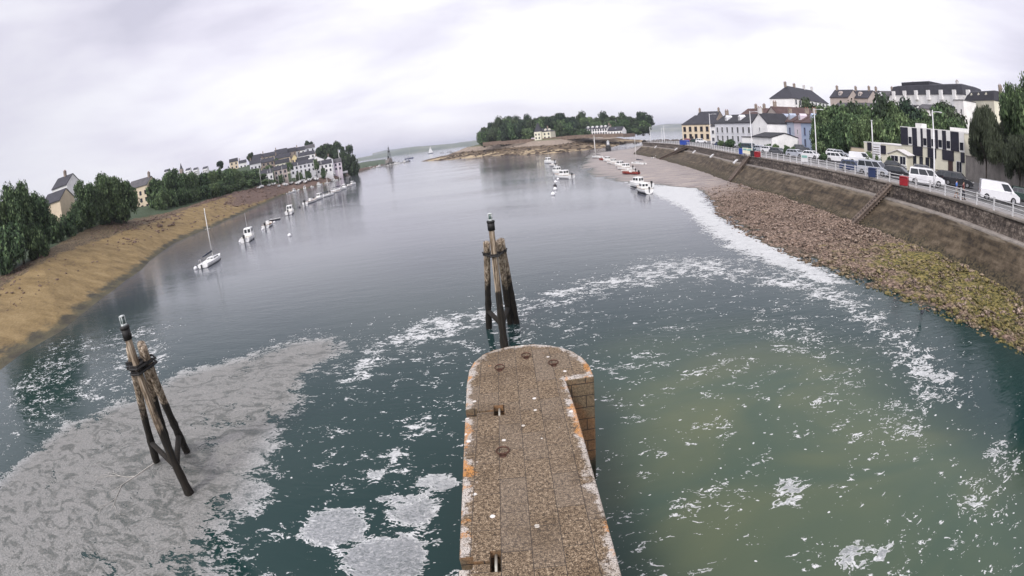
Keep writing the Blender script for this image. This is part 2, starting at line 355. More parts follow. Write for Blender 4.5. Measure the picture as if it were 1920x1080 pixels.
prof_d = np.array([[r[1]-25, r[1], r[2][0], r[3][0], r[4][0], r[5][0], r[5][0]+700] for r in LT], float)
prof_z = np.array([[-1.6, 0, r[2][1], r[3][1], r[4][1], r[5][1], r[5][1]] for r in LT], float)
prof_w = np.array([[0, 0, .45, 1, 1, 1, 1]]*len(LT), float)
def left_ground(az, u):
    d = np.stack([np.interp(az, azs, prof_d[:, i]) for i in range(7)]); z = np.stack([np.interp(az, azs, prof_z[:, i]) for i in range(7)])
    return d, z
def build_left():
    A_ = np.concatenate([np.linspace(-110, -65, 60), np.linspace(-64.5, -12.6, 420)]); U = np.concatenate([np.linspace(0, 1, 10)[:-1], 1+np.linspace(0, 1, 44)[:-1], 2+np.linspace(0, 1, 12)[:-1], 3+np.linspace(0, 1, 12)[:-1], 4+np.linspace(0, 1, 14)[:-1], 5+np.linspace(0, 1, 8)])
    D = np.zeros((len(U), len(A_))); Z = D.copy(); 
    d, z = left_ground(A_, 0)
    for k, u in enumerate(U):
        i = min(int(u), 5); f = u-i; D[k] = d[i]*(1-f)+d[i+1]*f; Z[k] = z[i]*(1-f)+z[i+1]*f
    D = D+0*D
    X_ = D*np.sin(np.radians(A_)); Y_ = D*np.cos(np.radians(A_)); UU = np.repeat(U[:, None], len(A_), 1)
    Z += vnoise(X_, Y_, 14, 1)*np.clip((UU-.6)*1.0, 0, 1)*.55+vnoise(X_, Y_, 3, 2, 3)*(np.clip(UU-1, 0, 1)*.07+np.clip(UU-1.9, 0, 1)*.24)*np.clip(5-UU, 0, 1)
    far_ = np.clip((A_+34)/6, 0, 1)[None, :]
    weed = np.clip((UU-1.8)*3, 0, 1)*np.clip((3.4-UU)*2, 0, 1); weed = np.maximum(weed, far_*np.clip((UU-1.35+.3*far_)*3, 0, 1)*np.clip((3.6-UU)*2, 0, 1))
    weed = np.maximum(weed, 1.0*np.clip((-A_-44)/3, 0, 1)[None, :]*np.clip((UU-1.9)*4, 0, 1)*np.clip((3.0-UU)*3, 0, 1))
    veg = np.clip((UU-2.6)*1.6, 0, 1)
    return structure(grid_mesh('left_bank', X_, Y_, Z, shore_mat(), {'weed': weed, 'veg': veg}))
left_bank = build_left()
def lz(x_, y_):
    az = math.degrees(math.atan2(x_, y_)); dd = math.hypot(x_, y_); d, z = left_ground(np.array([az]), 0); return float(np.interp(dd, d[:, 0], z[:, 0]))

# ================================================================ GROUND: island
ISL = [(-52, 436), (-30, 418), (-14, 402), (2, 372), (14, 345), (30, 322), (44, 322), (60, 342), (80, 366), (100, 420), (128, 470), (150, 500), (168, 560), (140, 620), (70, 660), (-20, 640), (-70, 570), (-75, 490)]
def isl_z(X_, Y_):
    s = poly_sd(X_, Y_, ISL); n = vnoise(X_, Y_, 16, 5); n3 = vnoise(X_, Y_, 5, 6, 3)
    z = np.interp(s+n*5, [-30, -2, 0, 10, 26, 36, 46, 60, 120], [-3, -.3, .05, 1.2, 2.8, 5.2, 8.4, 9.2, 15])
    return z+n3*np.clip(s/8, 0, 1)*.7
gx, gy = np.meshgrid(np.arange(-105, 200, 2.2), np.arange(290, 690, 2.2))
m_is, t = newmat('island_ground', .9); pos = t.pos(); z = t.n('ShaderNodeSeparateXYZ', {0: pos}).outputs[2]
n = t.noise(t.map(pos, (.03, .07, .1)), 1, 5, .6); n2 = t.noise(pos, .5, 5, .65)
weedc = t.ramp(n2, [(.35, (.022, .012, .008)), (.5, (.075, .045, .022)), (.62, (.19, .14, .075))]); sandc = t.ramp(n2, [(.35, (.28, .21, .12)), (.65, (.5, .40, .25))]); grs = t.ramp(n2, [(.3, (.03, .05, .015)), (.7, (.13, .13, .05))]); stn = t.ramp(n2, [(.3, (.16, .12, .09)), (.7, (.34, .28, .22))])
c = t.mix(t.m('MULTIPLY', t.ss(n, .49, .58), t.ss(z, 3.6, 1.)), weedc, sandc)
c = t.mix(t.ss(t.m('ADD', z, t.m('MULTIPLY', n2, 1.5)), 4.8, 5.6), c, stn); c = t.mix(t.ss(t.m('ADD', z, t.m('MULTIPLY', n2, 2)), 8.6, 9.8), c, grs)
t.set(t.p, 'Base Color', c); t.set(t.p, 'Normal', t.bump(n2, 1, .8))
island = structure(grid_mesh('island', gx, gy, isl_z(gx, gy), m_is))
def iz(x_, y_): return float(isl_z(np.array([[x_]]), np.array([[y_]]))[0, 0])

# ================================================================ GROUND: right shore, quay wall, town
QL = [(38.5, 4), (39.2, 16), (39.9, 24), (41.3, 31), (42.6, 41.6), (43.4, 50), (44.2, 57), (46.2, 72), (47.6, 84), (49.8, 100.7), (55, 124.4), (60, 150), (63.5, 185), (65, 218)]
FT = [(33.0, 2), (34.2, 13), (35.2, 18), (37.2, 26), (37.6, 35), (38.4, 45), (40.4, 61), (41.8, 78), (44.0, 90), (49.5, 120), (53.5, 150), (57.5, 180), (60, 218)]
def qx(y_): return float(np.interp(y_, [p[1] for p in QL], [p[0] for p in QL]))
def fx(y_): return float(np.interp(y_, [p[1] for p in FT], [p[0] for p in FT]))
XW = [(27.5, -30), (28.2, 0), (28.6, 13.6), (28.5, 16.2), (27.6, 20), (27.2, 24), (25.6, 31), (24.8, 40), (25.6, 51), (28, 61), (34.5, 80), (35.5, 89), (32, 96), (29.4, 100), (27, 106), (24.2, 117), (24.2, 140), (31, 190), (42, 240), (50, 270), (60, 285), (80, 310), (100, 357), (150, 480)]
XF = [(32, -30)]+FT[1:]+[(75, 250), (110, 300), (150, 357), (220, 480)]
ys_ = np.concatenate([np.arange(-30, 0, 2), np.arange(0, 130, .33), np.arange(130, 480, 2.5)])
T_ = np.linspace(0, 1, 64)
wx = np.interp(ys_, [p[1] for p in XW], [p[0] for p in XW]); ffx = np.interp(ys_, [p[1] for p in XF], [p[0] for p in XF])
X2 = (wx-6)[:, None]*(1-T_)+(ffx+2.2)[:, None]*T_; Y2 = np.repeat(ys_[:, None], 64, 1)
s_ = (X2-wx[:, None])/(ffx-wx)[:, None]
flat = np.clip((Y2-84)/8, 0, 1)
Z2 = np.where(s_ < 0, s_*2.4, s_*1.0+.0)
Z2 = Z2*(1-flat*.35)
rk = vnoise(X2, Y2, 1.1, 8, 4)*.20+vnoise(X2, Y2, 4, 9)*.16
Z2 = Z2+rk*np.clip(1-flat*.8, 0, 1)+vnoise(X2, Y2*3.2, 7, 4, 3)*.16*flat
m_b, t = newmat('right_beach', .75); pos = t.pos(); mf = t.attr('mud'); alg = t.attr('algae'); zz = t.n('ShaderNodeSeparateXYZ', {0: pos}).outputs[2]
n = t.noise(pos, .5, 5, .6); vr = t.n('ShaderNodeTexVoronoi', {'Vector': t.map(pos, (1, 1, .6)), 'Scale': 2.6}); n2 = t.noise(pos, 3.4, 6, .72); n4 = t.noise(pos, 9, 3, .7)
stone = t.ramp(t.m('ADD', t.m('MULTIPLY', n2, .7), t.m('MULTIPLY', n4, .3)), [(.40, (.014, .010, .007)), (.475, (.105, .068, .045)), (.54, (.24, .165, .12)), (.63, (.42, .32, .25))])
mudc = t.ramp(t.m('ADD', t.m('MULTIPLY', t.noise(t.map(pos, (.12, .7, 1)), 1.6, 5, .6), .6), t.m('MULTIPLY', n2, .4)), [(.36, (.10, .08, .075)), (.5, (.23, .19, .17)), (.6, (.38, .31, .25))])
algc = t.ramp(n2, [(.40, (.016, .022, .004)), (.49, (.125, .112, .018)), (.60, (.27, .21, .07))])
c = t.mix(t.m('MULTIPLY', t.ss(t.m('ADD', alg, t.m('MULTIPLY', t.m('SUBTRACT', n, .5), 2.4)), .22, .72), .95), stone, algc); c = t.mix(mf, c, mudc)
c = t.mix(t.ss(zz, .10, -.02), c, (.02, .03, .012))
t.set(t.p, 'Base Color', c); t.set(t.p, 'Roughness', t.m('SUBTRACT', .9, t.m('MULTIPLY', mf, .5))); t.set(t.p, 'Normal', t.bump(t.m('ADD', n2, t.m('MULTIPLY', vr.outputs[0], .4)), 1, .16))
algae = np.clip(1.35-np.abs(Y2-23)/13, 0, 1)*np.clip(s_*2.2-.35, 0, 1)*1.0+.25*np.clip((30-Y2)/12, 0, 1)
beach = structure(grid_mesh('beach', X2, Y2, Z2, m_b, {'mud': np.clip((Y2-70-0*X2)/22, 0, 1), 'algae': algae}))
# town ground behind the quay
def town_z(s, y_): return np.interp(s, [0, 62, 90, 160, 260, 700], [5.7, 5.8, 9, 15.5, 22, 24])*1.
ys3 = np.concatenate([np.arange(-60, 218, 3.), np.arange(218, 330, 4)]); ss3 = np.concatenate([[0, .02], np.arange(2, 160, 3.), np.geomspace(165, 900, 20)])
qxs = np.array([qx(a) if a < 218 else np.interp(a, [218, 222, 236, 300, 330], [65, 73, 88, 115, 140]) for a in ys3]); X3 = qxs[:, None]+.35+ss3[None, :]; Y3 = np.repeat(ys3[:, None], len(ss3), 1)
Z3 = town_z(np.repeat(ss3[None, :], len(ys3), 0), Y3)+vnoise(X3, Y3, 30, 3)*np.clip((ss3-70)/40, 0, 1)[None, :]*1.2
Z3 -= np.clip((Y3-215)/12, 0, 1)*0
Z3[:, 0] = 1.0
m_t, t = newmat('town_ground', .9); pos = t.pos(); n = t.noise(pos, .15, 5, .6); n2 = t.noise(pos, 2.5, 5, .6); s3 = t.attr('back')
c = t.mix(t.ss(s3, 56, 60), t.ramp(n2, [(.3, (.10, .10, .10)), (.7, (.17, .165, .16))]), t.ramp(n2, [(.3, (.22, .13, .07)), (.7, (.36, .24, .14))]))
c = t.mix(t.ss(t.m('ADD', s3, t.m('MULTIPLY', n, 12)), 78, 84), c, t.ramp(n2, [(.3, (.02, .04, .012)), (.7, (.07, .10, .03))]))
t.set(t.p, 'Base Color', c); t.set(t.p, 'Normal', t.bump(n2, .3, .03))
town = structure(grid_mesh('town_ground', X3, Y3, Z3, m_t, {'back': np.repeat(ss3[None, :], len(ys3), 0)}, smooth=False))
m_rd, t = newmat('asphalt', .85); n = t.noise(t.pos(), .3, 5, .6); n2 = t.noise(t.pos(), 12, 3, .7)
t.set(t.p, 'Base Color', t.ramp(t.m('ADD', t.m('MULTIPLY', n, .6), t.m('MULTIPLY', n2, .4)), [(.35, (.06, .06, .065)), (.65, (.115, .113, .115))]))
yy = np.arange(-50, 222, 3.)
def strip(name, a, b, z_, mat): 
    q = np.array([qx(v) for v in yy]); Xs = np.stack([q+a, q+b], 1); return structure(grid_mesh(name, Xs, np.stack([yy, yy], 1), np.full(Xs.shape, z_), mat, smooth=False))
strip('road', 9.5, 17, 5.83, m_rd)
lm = paint('road_paint', (.62, .62, .6), .7, var=.3, scale=4)
b_ = MB()
for k, v in enumerate(np.arange(6, 200, 5.2)):
    c0 = Vector((qx(v)+2.8, v)); b_.q([(c0.x, c0.y, 5.84), (c0.x+.12, c0.y, 5.84), (c0.x+5.1, c0.y-4.2, 5.84), (c0.x+4.98, c0.y-4.2, 5.84)])
structure(b_.build('parking_markings', lm))
pv = paint('promenade_paving', (.26, .245, .235), .85, var=.25, scale=2, bump=.2)
strip('promenade', .6, 2.6, 5.84, pv)

# quay wall: masonry parapet face, ledge, sloping revetment
def wall_mats():
    out_ = []
    for nm, cols, sc_w, bs in (('rubble', [(.41, (.02, .015, .012)), (.5, (.085, .066, .054)), (.60, (.24, .20, .165))], 2.4, .9), ('slope', [(.40, (.020, .014, .008)), (.5, (.062, .045, .026)), (.61, (.125, .095, .062))], .9, .5)):
        m, t = newmat('quay_'+nm, .9); pos = t.pos(); a = t.noise(pos, sc_w, 6, .7); b = t.noise(t.map(pos, (.3, .12, 1.5)), 1.3, 5, .6); z = t.n('ShaderNodeSeparateXYZ', {0: pos}).outputs[2]
        f = t.m('ADD', t.m('MULTIPLY', a, .6), t.m('MULTIPLY', b, .4)); c = t.ramp(f, cols)
        if nm == 'slope':
            c = t.mix(t.ss(t.m('ADD', z, t.m('MULTIPLY', t.m('SUBTRACT', a, .5), 2.5)), 2.1, 1.2), c, t.ramp(t.noise(pos, 4, 5, .7), [(.42, (.010, .009, .005)), (.62, (.11, .085, .045))]))
            c = t.mix(t.m('MULTIPLY', t.ss(z, 3.4, 4.2), t.ss(b, .42, .6)), c, (.22, .185, .14))
        else:
            vv = t.n('ShaderNodeTexVoronoi', {'Vector': t.map(pos, (1, 1, 1.5)), 'Scale': 2.1}, feature='DISTANCE_TO_EDGE'); c = t.mix(t.ss(vv.outputs[0], .07, .0), c, (.05, .042, .034))
        t.set(t.p, 'Base Color', c); t.set(t.p, 'Normal', t.bump(t.m('ADD', a, t.m('MULTIPLY', b, .4)), bs, .2)); out_.append(m)
    return out_
m_rub, m_slo = wall_mats(); m_cope = paint('quay_coping', (.22, .195, .17), .85, var=.35, scale=1.2, bump=.4)
qw = thing('quay_wall', 'long sloping stone quay wall below the seafront railing and parked vehicles', 'wall', (0, 0, 0))
yq = np.concatenate([np.arange(-40, 130, .5), np.arange(130, 224, 2)])
def wall_strip(name, fr, mat, nseg, jit=0, seed=1, par=None):
    """fr: list of (mix 0 = top line .. 1 = foot line, extra x, z)"""
    ks = np.linspace(0, len(fr)-1, nseg); P = []
    q = np.array([qx(v) for v in yq]); f = np.array([fx(v) for v in yq])
    mm = np.interp(ks, range(len(fr)), [a[0] for a in fr]); dx = np.interp(ks, range(len(fr)), [a[1] for a in fr]); z_ = np.interp(ks, range(len(fr)), [a[2] for a in fr])
    Xw = q[:, None]*(1-mm)+f[:, None]*mm+dx; Yw = np.repeat(yq[:, None], nseg, 1); Zw = np.repeat(z_[None, :], len(yq), 0).copy()
    nz = vnoise(Yw, Zw*2+Xw, .9, seed, 4)*jit; Xw = Xw+nz; Zw = Zw+(vnoise(Yw+50, Xw, 1.2, seed+1, 4)*jit)*(np.abs(mm-0) > .01)
    o = grid_mesh(name, Xw, Yw, Zw, mat); o.parent = par; return o
wall_strip('coping', [(0, .7, 5.86), (0, -.08, 5.86), (0, -.1, 5.62), (0, .05, 5.6)], m_cope, 10, 0, par=qw)
wall_strip('parapet_face', [(0, .02, 5.7), (0, -.35, 4.2)], m_rub, 12, .09, 3, qw)
wall_strip('ledge', [(0, -.30, 4.22), (0, -.95, 4.12), (0, -1.0, 3.95)], m_cope, 8, .03, 5, qw)
wall_strip('slope', [(0, -.95, 4.0), (1, .5, 1.35), (1, -.25, .55)], m_slo, 26, .12, 7, qw)
wall_strip('end_apron', [(0, .4, 5.6), (0, .6, -1)], m_rub, 3, 0, 7, qw)
def stair(yt, yb, n, wd, mat):
    b = MB(); q0 = qx(yt); f0 = fx(yb)
    top = Vector((q0-.2, yt, 5.7)); bot = Vector((f0-.2, yb, .95)); d = bot-top
    side = Vector((0, 1, 0)).cross(Vector((0, 0, 1))); al = Vector((d.x, d.y, 0)).normalized(); pr = Vector((-al.y, al.x, 0))
    for i in range(n):
        p = top+d*((i+.5)/n); a = math.atan2(al.y, al.x); b.box((p.x, p.y, p.z-.35+.14), (math.hypot(d.x, d.y)/n*1.0, wd, .7), a)
    for s in (-1, 1): 
        o_ = pr*s*(wd/2+.13); b.tube([top+o_+Vector((0, 0, .05)), bot+o_+Vector((0, 0, .1))], .16, 6)
    return b.build('staircase', mat, qw)
m_st = paint('stair_stone', (.13, .10, .08), .9, var=.5, scale=3, bump=.5)
stair(at(1652, 348, 5.5).y, at(1600, 418, 1).y, 17, 1.0, m_st); stair(at(1402, 295, 5.5).y, at(1376, 338, 1).y, 26, .9, m_st); stair(at(1257, 276, 5.5).y, at(1242, 297, 1).y, 20, 1, m_st)
# rocks
def rock_field(name, label, spots, mat, seed):
    rnd = random.Random(seed); b = MB()
    base = [Vector(v).normalized() for v in [(1, 0, 0), (-1, 0, 0), (0, 1, 0), (0, -1, 0), (0, 0, 1), (0, 0, -1), (1, 1, 1), (-1, 1, 1), (1, -1, 1), (-1, -1, 1), (1, 1, -1), (-1, 1, -1), (1, -1, -1), (-1, -1, -1)]]
    F = [(4, 6, 7), (4, 7, 9), (4, 9, 8), (4, 8, 6), (0, 10, 6), (0, 6, 8), (0, 8, 12), (0, 12, 10), (2, 7, 6), (2, 6, 10), (2, 10, 11), (2, 11, 7), (1, 9, 7), (1, 7, 11), (1, 11, 13), (1, 13, 9), (3, 8, 9), (3, 9, 13), (3, 13, 12), (3, 12, 8)]
    for (x_, y_, z_, r_) in spots:
        a = rnd.uniform(0, 6.3); sx, sy, sz = r_*rnd.uniform(.7, 1.4), r_*rnd.uniform(.6, 1), r_*rnd.uniform(.35, .7); i = len(b.v)
        for v in base:
            v = v*rnd.uniform(.8, 1.2); X_ = v.x*sx; Y_ = v.y*sy; b.v.append((x_+X_*math.cos(a)-Y_*math.sin(a), y_+X_*math.sin(a)+Y_*math.cos(a), z_+v.z*sz))
        for f in F: b.f.append(tuple(i+k for k in f)); b.mi.append(0)
    o = b.build(name, mat); return tag(o, label, 'rocks', kind='stuff')
rnd = random.Random(4)
m_rock, t = newmat('beach_rock', .9); pos = t.pos(); n = t.noise(pos, 4, 5, .65); ri = t.noise(pos, .9, 2)
c = t.ramp(n, [(.38, (.014, .010, .007)), (.5, (.12, .082, .06)), (.62, (.36, .28, .22))]); yv = t.n('ShaderNodeSeparateXYZ', {0: pos}).outputs[1]
c = t.mix(t.m('MULTIPLY', t.ss(yv, 42, 24), t.ss(ri, .34, .58)), c, t.ramp(n, [(.38, (.02, .024, .005)), (.62, (.20, .16, .05))]))
t.set(t.p, 'Base Color', c); t.set(t.p, 'Normal', t.bump(n, .6, .05))
sp_ = []
while len(sp_) < 7500:
    y_ = 6+82*rnd.random()**1.15; a_ = np.interp(y_, [p[1] for p in XW], [p[0] for p in XW]); f_ = fx(y_); s = rnd.random()**.9
    if y_ > 62 and rnd.random() < (y_-62)/26: continue
    x_ = a_-.8+(f_-a_+.9)*s; r_ = rnd.choice([.07, .09, .12, .16]) if rnd.random() < .93 else rnd.uniform(.2, .38)
    if s > .94: r_ *= 1.6
    sp_.append((x_, y_, (x_-a_)/(f_-a_)*1.0+rnd.uniform(-.02, .12), r_))
rock_field('beach_rocks', 'brown stones covering the foreshore under the quay wall', sp_, m_rock, 5)
sp_ = []
for k in range(700):
    az = rnd.uniform(-62, -23); d, z = left_ground(np.array([az]), 0); u = rnd.uniform(1.5, 2.6) if az < -36 else rnd.uniform(1.1, 2.4); i = int(u); f = u-i
    dd = d[i, 0]*(1-f)+d[i+1, 0]*f; sp_.append((*azd(az, dd), z[i, 0]*(1-f)+z[i+1, 0]*f, rnd.uniform(.15, .5)*dd/130))
m_rock2 = paint('bank_rock', (.15, .10, .075), .9, var=.6, scale=1.5, bump=.5)
rock_field('bank_rocks', 'scattered brown stones along the left bank above the sand', sp_, m_rock2, 6)
sp_ = []
for k in range(900):
    x_, y_ = rnd.uniform(-60, 120), rnd.uniform(318, 470); s = poly_sd(np.array([[x_]]), np.array([[y_]]), ISL)[0, 0]
    if -3 < s < 34: sp_.append((x_, y_, iz(x_, y_), rnd.uniform(.5, 1.7)))
rock_field('island_rocks', 'dark weed-covered rocks on the foreshore of the wooded island', sp_, paint('weed_rock', (.05, .034, .02), .9, var=.7, scale=.6, bump=.5), 7)
# far hills across the bay
def hills(name, a0, a1, dist, fn, seed):
    A_ = np.linspace(a0, a1, 160); V = np.linspace(0, 1, 10); D = dist+V[:, None]*dist*.25+0*A_; H = np.array([fn(a) for a in A_])[None, :]
    prof = np.interp(V, [0, .04, .3, .5, 1], [-.1, .25, .7, 1, .8])[:, None]; X_ = D*np.sin(np.radians(A_)); Y_ = D*np.cos(np.radians(A_))
    return structure(grid_mesh(name, X_, Y_, H*prof*(1+.25*vnoise(X_, Y_, dist*.05, seed))-1, m_hill))
m_hill, t = newmat('far_hills', .95); pos = t.pos(); n = t.noise(t.map(pos, (1, 1, 3)), .004, 6, .7)
t.set(t.p, 'Base Color', t.ramp(n, [(.38, (.05, .075, .05)), (.5, (.10, .12, .07)), (.6, (.20, .20, .13)), (.7, (.32, .31, .27))]))
hills('headland', -22, 8, 3600, lambda a: 34+8*math.sin(a*.5)+12*max(0, min(1, (a+6)/8)), 2)
hills('far_coast', -14, 34, 5600, lambda a: 62+10*math.sin(a*.4)+16*max(0, min(1, (a-10)/10)), 3)
hills('west_coast', -75, -20, 1500, lambda a: 50+12*math.sin(a*.35), 4)
#PART3
# ================================================================ PIER
PZ = 4.0
m_pier, t = newmat('pier_stone', .88); pos = t.pos(); sx_, sy_, sz_ = t.n('ShaderNodeSeparateXYZ', {0: pos}).outputs
br = t.n('ShaderNodeTexBrick', {'Vector': t.map(t.n('ShaderNodeCombineXYZ', {0: sy_, 1: sx_, 2: 0.}).outputs[0], (1, 1, 1), loc=(.3, .12, 0)), 'Color1': (1, 1, 1, 1), 'Color2': (.72, .72, .72, 1), 'Mortar': (0, 0, 0, 1), 'Scale': 1., 'Mortar Size': .009, 'Mortar Smooth': .5, 'Brick Width': 1.15, 'Row Height': .57}, offset=.43)
bs = t.n('ShaderNodeTexBrick', {'Vector': t.map(t.n('ShaderNodeCombineXYZ', {0: t.m('ADD', sy_, sx_), 1: sz_, 2: 0.}).outputs[0], (1, 1, 1)), 'Color1': (1, 1, 1, 1), 'Color2': (.6, .6, .6, 1), 'Mortar': (0, 0, 0, 1), 'Scale': 1., 'Mortar Size': .02, 'Mortar Smooth': .5, 'Brick Width': .9, 'Row Height': .42})
a = t.noise(pos, 13, 7, .74); b = t.noise(pos, 2.2, 5, .65); fine = t.noise(pos, 38, 3, .7); edge = t.attr('edge')
f = t.m('ADD', t.m('MULTIPLY', a, .5), t.m('MULTIPLY', fine, .5))
c = t.ramp(f, [(.425, (.012, .008, .005)), (.475, (.10, .067, .038)), (.53, (.20, .142, .085)), (.60, (.44, .35, .24))])
c = t.mix(t.m('MULTIPLY', t.ss(br.outputs[0], .9, .72), .3), c, (.17, .145, .12))
wl = t.m('MULTIPLY', t.ss(t.m('ADD', t.m('ADD', b, t.m('MULTIPLY', a, .5)), t.m('MULTIPLY', edge, .40)), .96, 1.10), t.ss(fine, .40, .5))
c = t.mix(t.m('MULTIPLY', wl, .85), c, (.56, .52, .47))
orn = t.noise(pos, 1.15, 4, .6, .5); ora = t.m('MULTIPLY', t.ss(t.m('ADD', orn, t.m('MULTIPLY', edge, .20)), .67, .75), t.ss(f, .44, .52))
c = t.mix(t.m('MULTIPLY', ora, .9), c, (.50, .22, .05))
pk = t.n('ShaderNodeTexVoronoi', {'Vector': pos, 'Scale': 1.6}); c = t.mix(t.m('LESS_THAN', t.m('ADD', pk.outputs[0], t.m('MULTIPLY', a, .12)), .15), c, (.66, .63, .58))
c = t.mix(t.m('MULTIPLY', t.ss(t.noise(pos, .9, 4, .6), .46, .62), .55), c, t.n('ShaderNodeMix', {0: 1., 6: c, 7: (.55, .5, .42, 1)}, data_type='RGBA', blend_type='MULTIPLY').outputs[2])
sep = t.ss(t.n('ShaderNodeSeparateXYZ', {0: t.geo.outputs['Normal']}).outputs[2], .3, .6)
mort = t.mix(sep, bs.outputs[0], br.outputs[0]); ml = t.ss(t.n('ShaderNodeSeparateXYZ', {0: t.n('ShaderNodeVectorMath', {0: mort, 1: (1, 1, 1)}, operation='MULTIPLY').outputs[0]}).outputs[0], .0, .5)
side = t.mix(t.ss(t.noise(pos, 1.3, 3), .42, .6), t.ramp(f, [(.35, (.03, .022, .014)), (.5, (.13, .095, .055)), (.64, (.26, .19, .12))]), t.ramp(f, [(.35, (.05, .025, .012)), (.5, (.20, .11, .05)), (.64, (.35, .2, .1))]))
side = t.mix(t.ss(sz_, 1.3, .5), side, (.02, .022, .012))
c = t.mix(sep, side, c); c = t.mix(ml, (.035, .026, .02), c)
t.set(t.p, 'Base Color', c); t.set(t.p, 'Normal', t.bump(t.m('ADD', t.m('MULTIPLY', ml, .7), t.m('ADD', t.m('MULTIPLY', a, .5), t.m('MULTIPLY', fine, .5))), .7, .035))
OUT = [(-1.48, -2), (-1.46, 6), (-1.53, 9), (-1.61, 11.8), (-1.67, 13.8), (-1.64, 14.7), (-1.50, 15.35), (-1.23, 15.85), (-.85, 16.15), (-.4, 16.32), (.1, 16.36), (.6, 16.3), (1.05, 16.1), (1.45, 15.8), (1.8, 15.35), (2.03, 14.8), (2.15, 14.2), (2.17, 13.4), (1.30, 13.38), (1.36, 11.6), (1.36, 9), (1.37, 6), (1.37, -2)]
def solid(poly, z0, z1, name, mat):
    b = MB(); b.prism(poly, z0, z1, 'z'); return b.build(name, mat)
pier = thing('stone_pier', 'lichen-covered stone pier with rounded head reaching out into the water', 'pier', (0, 0, 0))
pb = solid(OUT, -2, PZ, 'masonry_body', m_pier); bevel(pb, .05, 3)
CUTS = [((-1.5, 11.95, PZ-.3), (.42, .46, 1.6)), ((-1.06, 11.98, PZ), (.52, .085, .44)), ((-.69, 11.98, PZ-.1), (.30, .56, .9)), ((-1.36, 6.36, PZ-.3), (.3, .33, 1.6)), ((-1.02, 6.36, PZ), (.42, .085, .44)), ((-.80, 6.38, PZ-.1), (.20, .56, .9))]
cs_ = []
for c_, d_ in CUTS:
    co = MB().box(c_, d_).build('cutter', m_pier); cs_.append(co); md = pb.modifiers.new('b', 'BOOLEAN'); md.object = co; md.operation = 'DIFFERENCE'; md.solver = 'EXACT'
bpy.context.view_layer.update(); me = bpy.data.meshes.new_from_object(pb.evaluated_get(bpy.context.evaluated_depsgraph_get()))
pb.modifiers.clear(); pb.data = me
for co in cs_: bpy.data.objects.remove(co)
# refine the top so the edge wear can follow the outline
bm = bmesh.new(); bm.from_mesh(me); bmesh.ops.triangulate(bm, faces=bm.faces)
for _ in range(5):
    es = [e_ for e_ in bm.edges if e_.calc_length() > .45]
    if not es: break
    bmesh.ops.subdivide_edges(bm, edges=es, cuts=1); bmesh.ops.triangulate(bm, faces=bm.faces)
bm.to_mesh(me); bm.free()
V_ = np.zeros(len(me.vertices)*3); me.vertices.foreach_get('co', V_); V_ = V_.reshape(-1, 3)
ed = np.clip(1-poly_sd(V_[:, 0], V_[:, 1], OUT)/.42, 0, 1); at_ = me.attributes.new('edge', 'FLOAT', 'POINT'); at_.data.foreach_set('value', ed.astype(np.float32))
pb.parent = pier
m_rust = paint('rusted_iron', (.085, .04, .025), .7, .4, var=.5, scale=6, bump=.4); m_gal = paint('pale_metal', (.55, .53, .45), .45, .5, var=.2)
def ring(x_, y_, r_, ang):
    b = MB(); b.tube([(r_*math.cos(t_), r_*math.sin(t_)*math.cos(ang), .05+r_*math.sin(t_)*math.sin(ang)) for t_ in [2*PI*k/18 for k in range(19)]], .02, 6, cap=False)
    b.tube([(-.06, -r_*math.cos(ang), -.02), (-.05, -r_*math.cos(ang), .07), (.05, -r_*math.cos(ang), .07), (.06, -r_*math.cos(ang), -.02)], .02, 6); b.tube([(0, -r_*math.cos(ang), -.03), (0, -r_*math.cos(ang), .015)], [.10, .09], 8)
    o = b.build('mooring_ring', m_rust, pier, True); o.location = (x_, y_, PZ+.0); return o
for x_, y_, a_ in ((.23, 15.35, .05), (-.65, 14.62, .12), (1.06, 14.56, .05), (-.61, 9.96, .03)): ring(x_, y_, .15, a_)
for (x_, y_, z_) in ((-.69, 11.98, PZ), (-.80, 6.38, PZ)):
    b = MB(); b.tube([(x_, y_-.27, z_-.12), (x_, y_+.27, z_-.12)], .032, 8); b.build('iron_bar', m_gal, pier, True)

# ================================================================ DOLPHINS
m_pile, t = newmat('weathered_pile', .9); pos = t.pos(); z = t.n('ShaderNodeSeparateXYZ', {0: pos}).outputs[2]
gr = t.noise(t.map(t.obj(), (7, 7, .5)), 1.6, 6, .7); n = t.noise(pos, 1.4, 4, .6)
pale = t.ramp(gr, [(.38, (.03, .02, .012)), (.48, (.19, .14, .09)), (.6, (.50, .42, .32))]); dk = t.ramp(gr, [(.38, (.003, .0025, .0015)), (.6, (.018, .013, .007))])
zz2 = t.m('ADD', z, t.m('MULTIPLY', t.m('SUBTRACT', n, .5), 3.4)); c = t.mix(t.ss(zz2, 3.7, 3.0), pale, dk)
t.set(t.p, 'Base Color', c); t.set(t.p, 'Normal', t.bump(t.m('ADD', gr, n), .9, .05))
m_black = paint('black_iron', (.012, .011, .010), .6, .2, var=.4); m_wpost = paint('lantern_white', (.45, .48, .46), .4); m_glassd = paint('lantern_glass', (.08, .12, .11), .1)
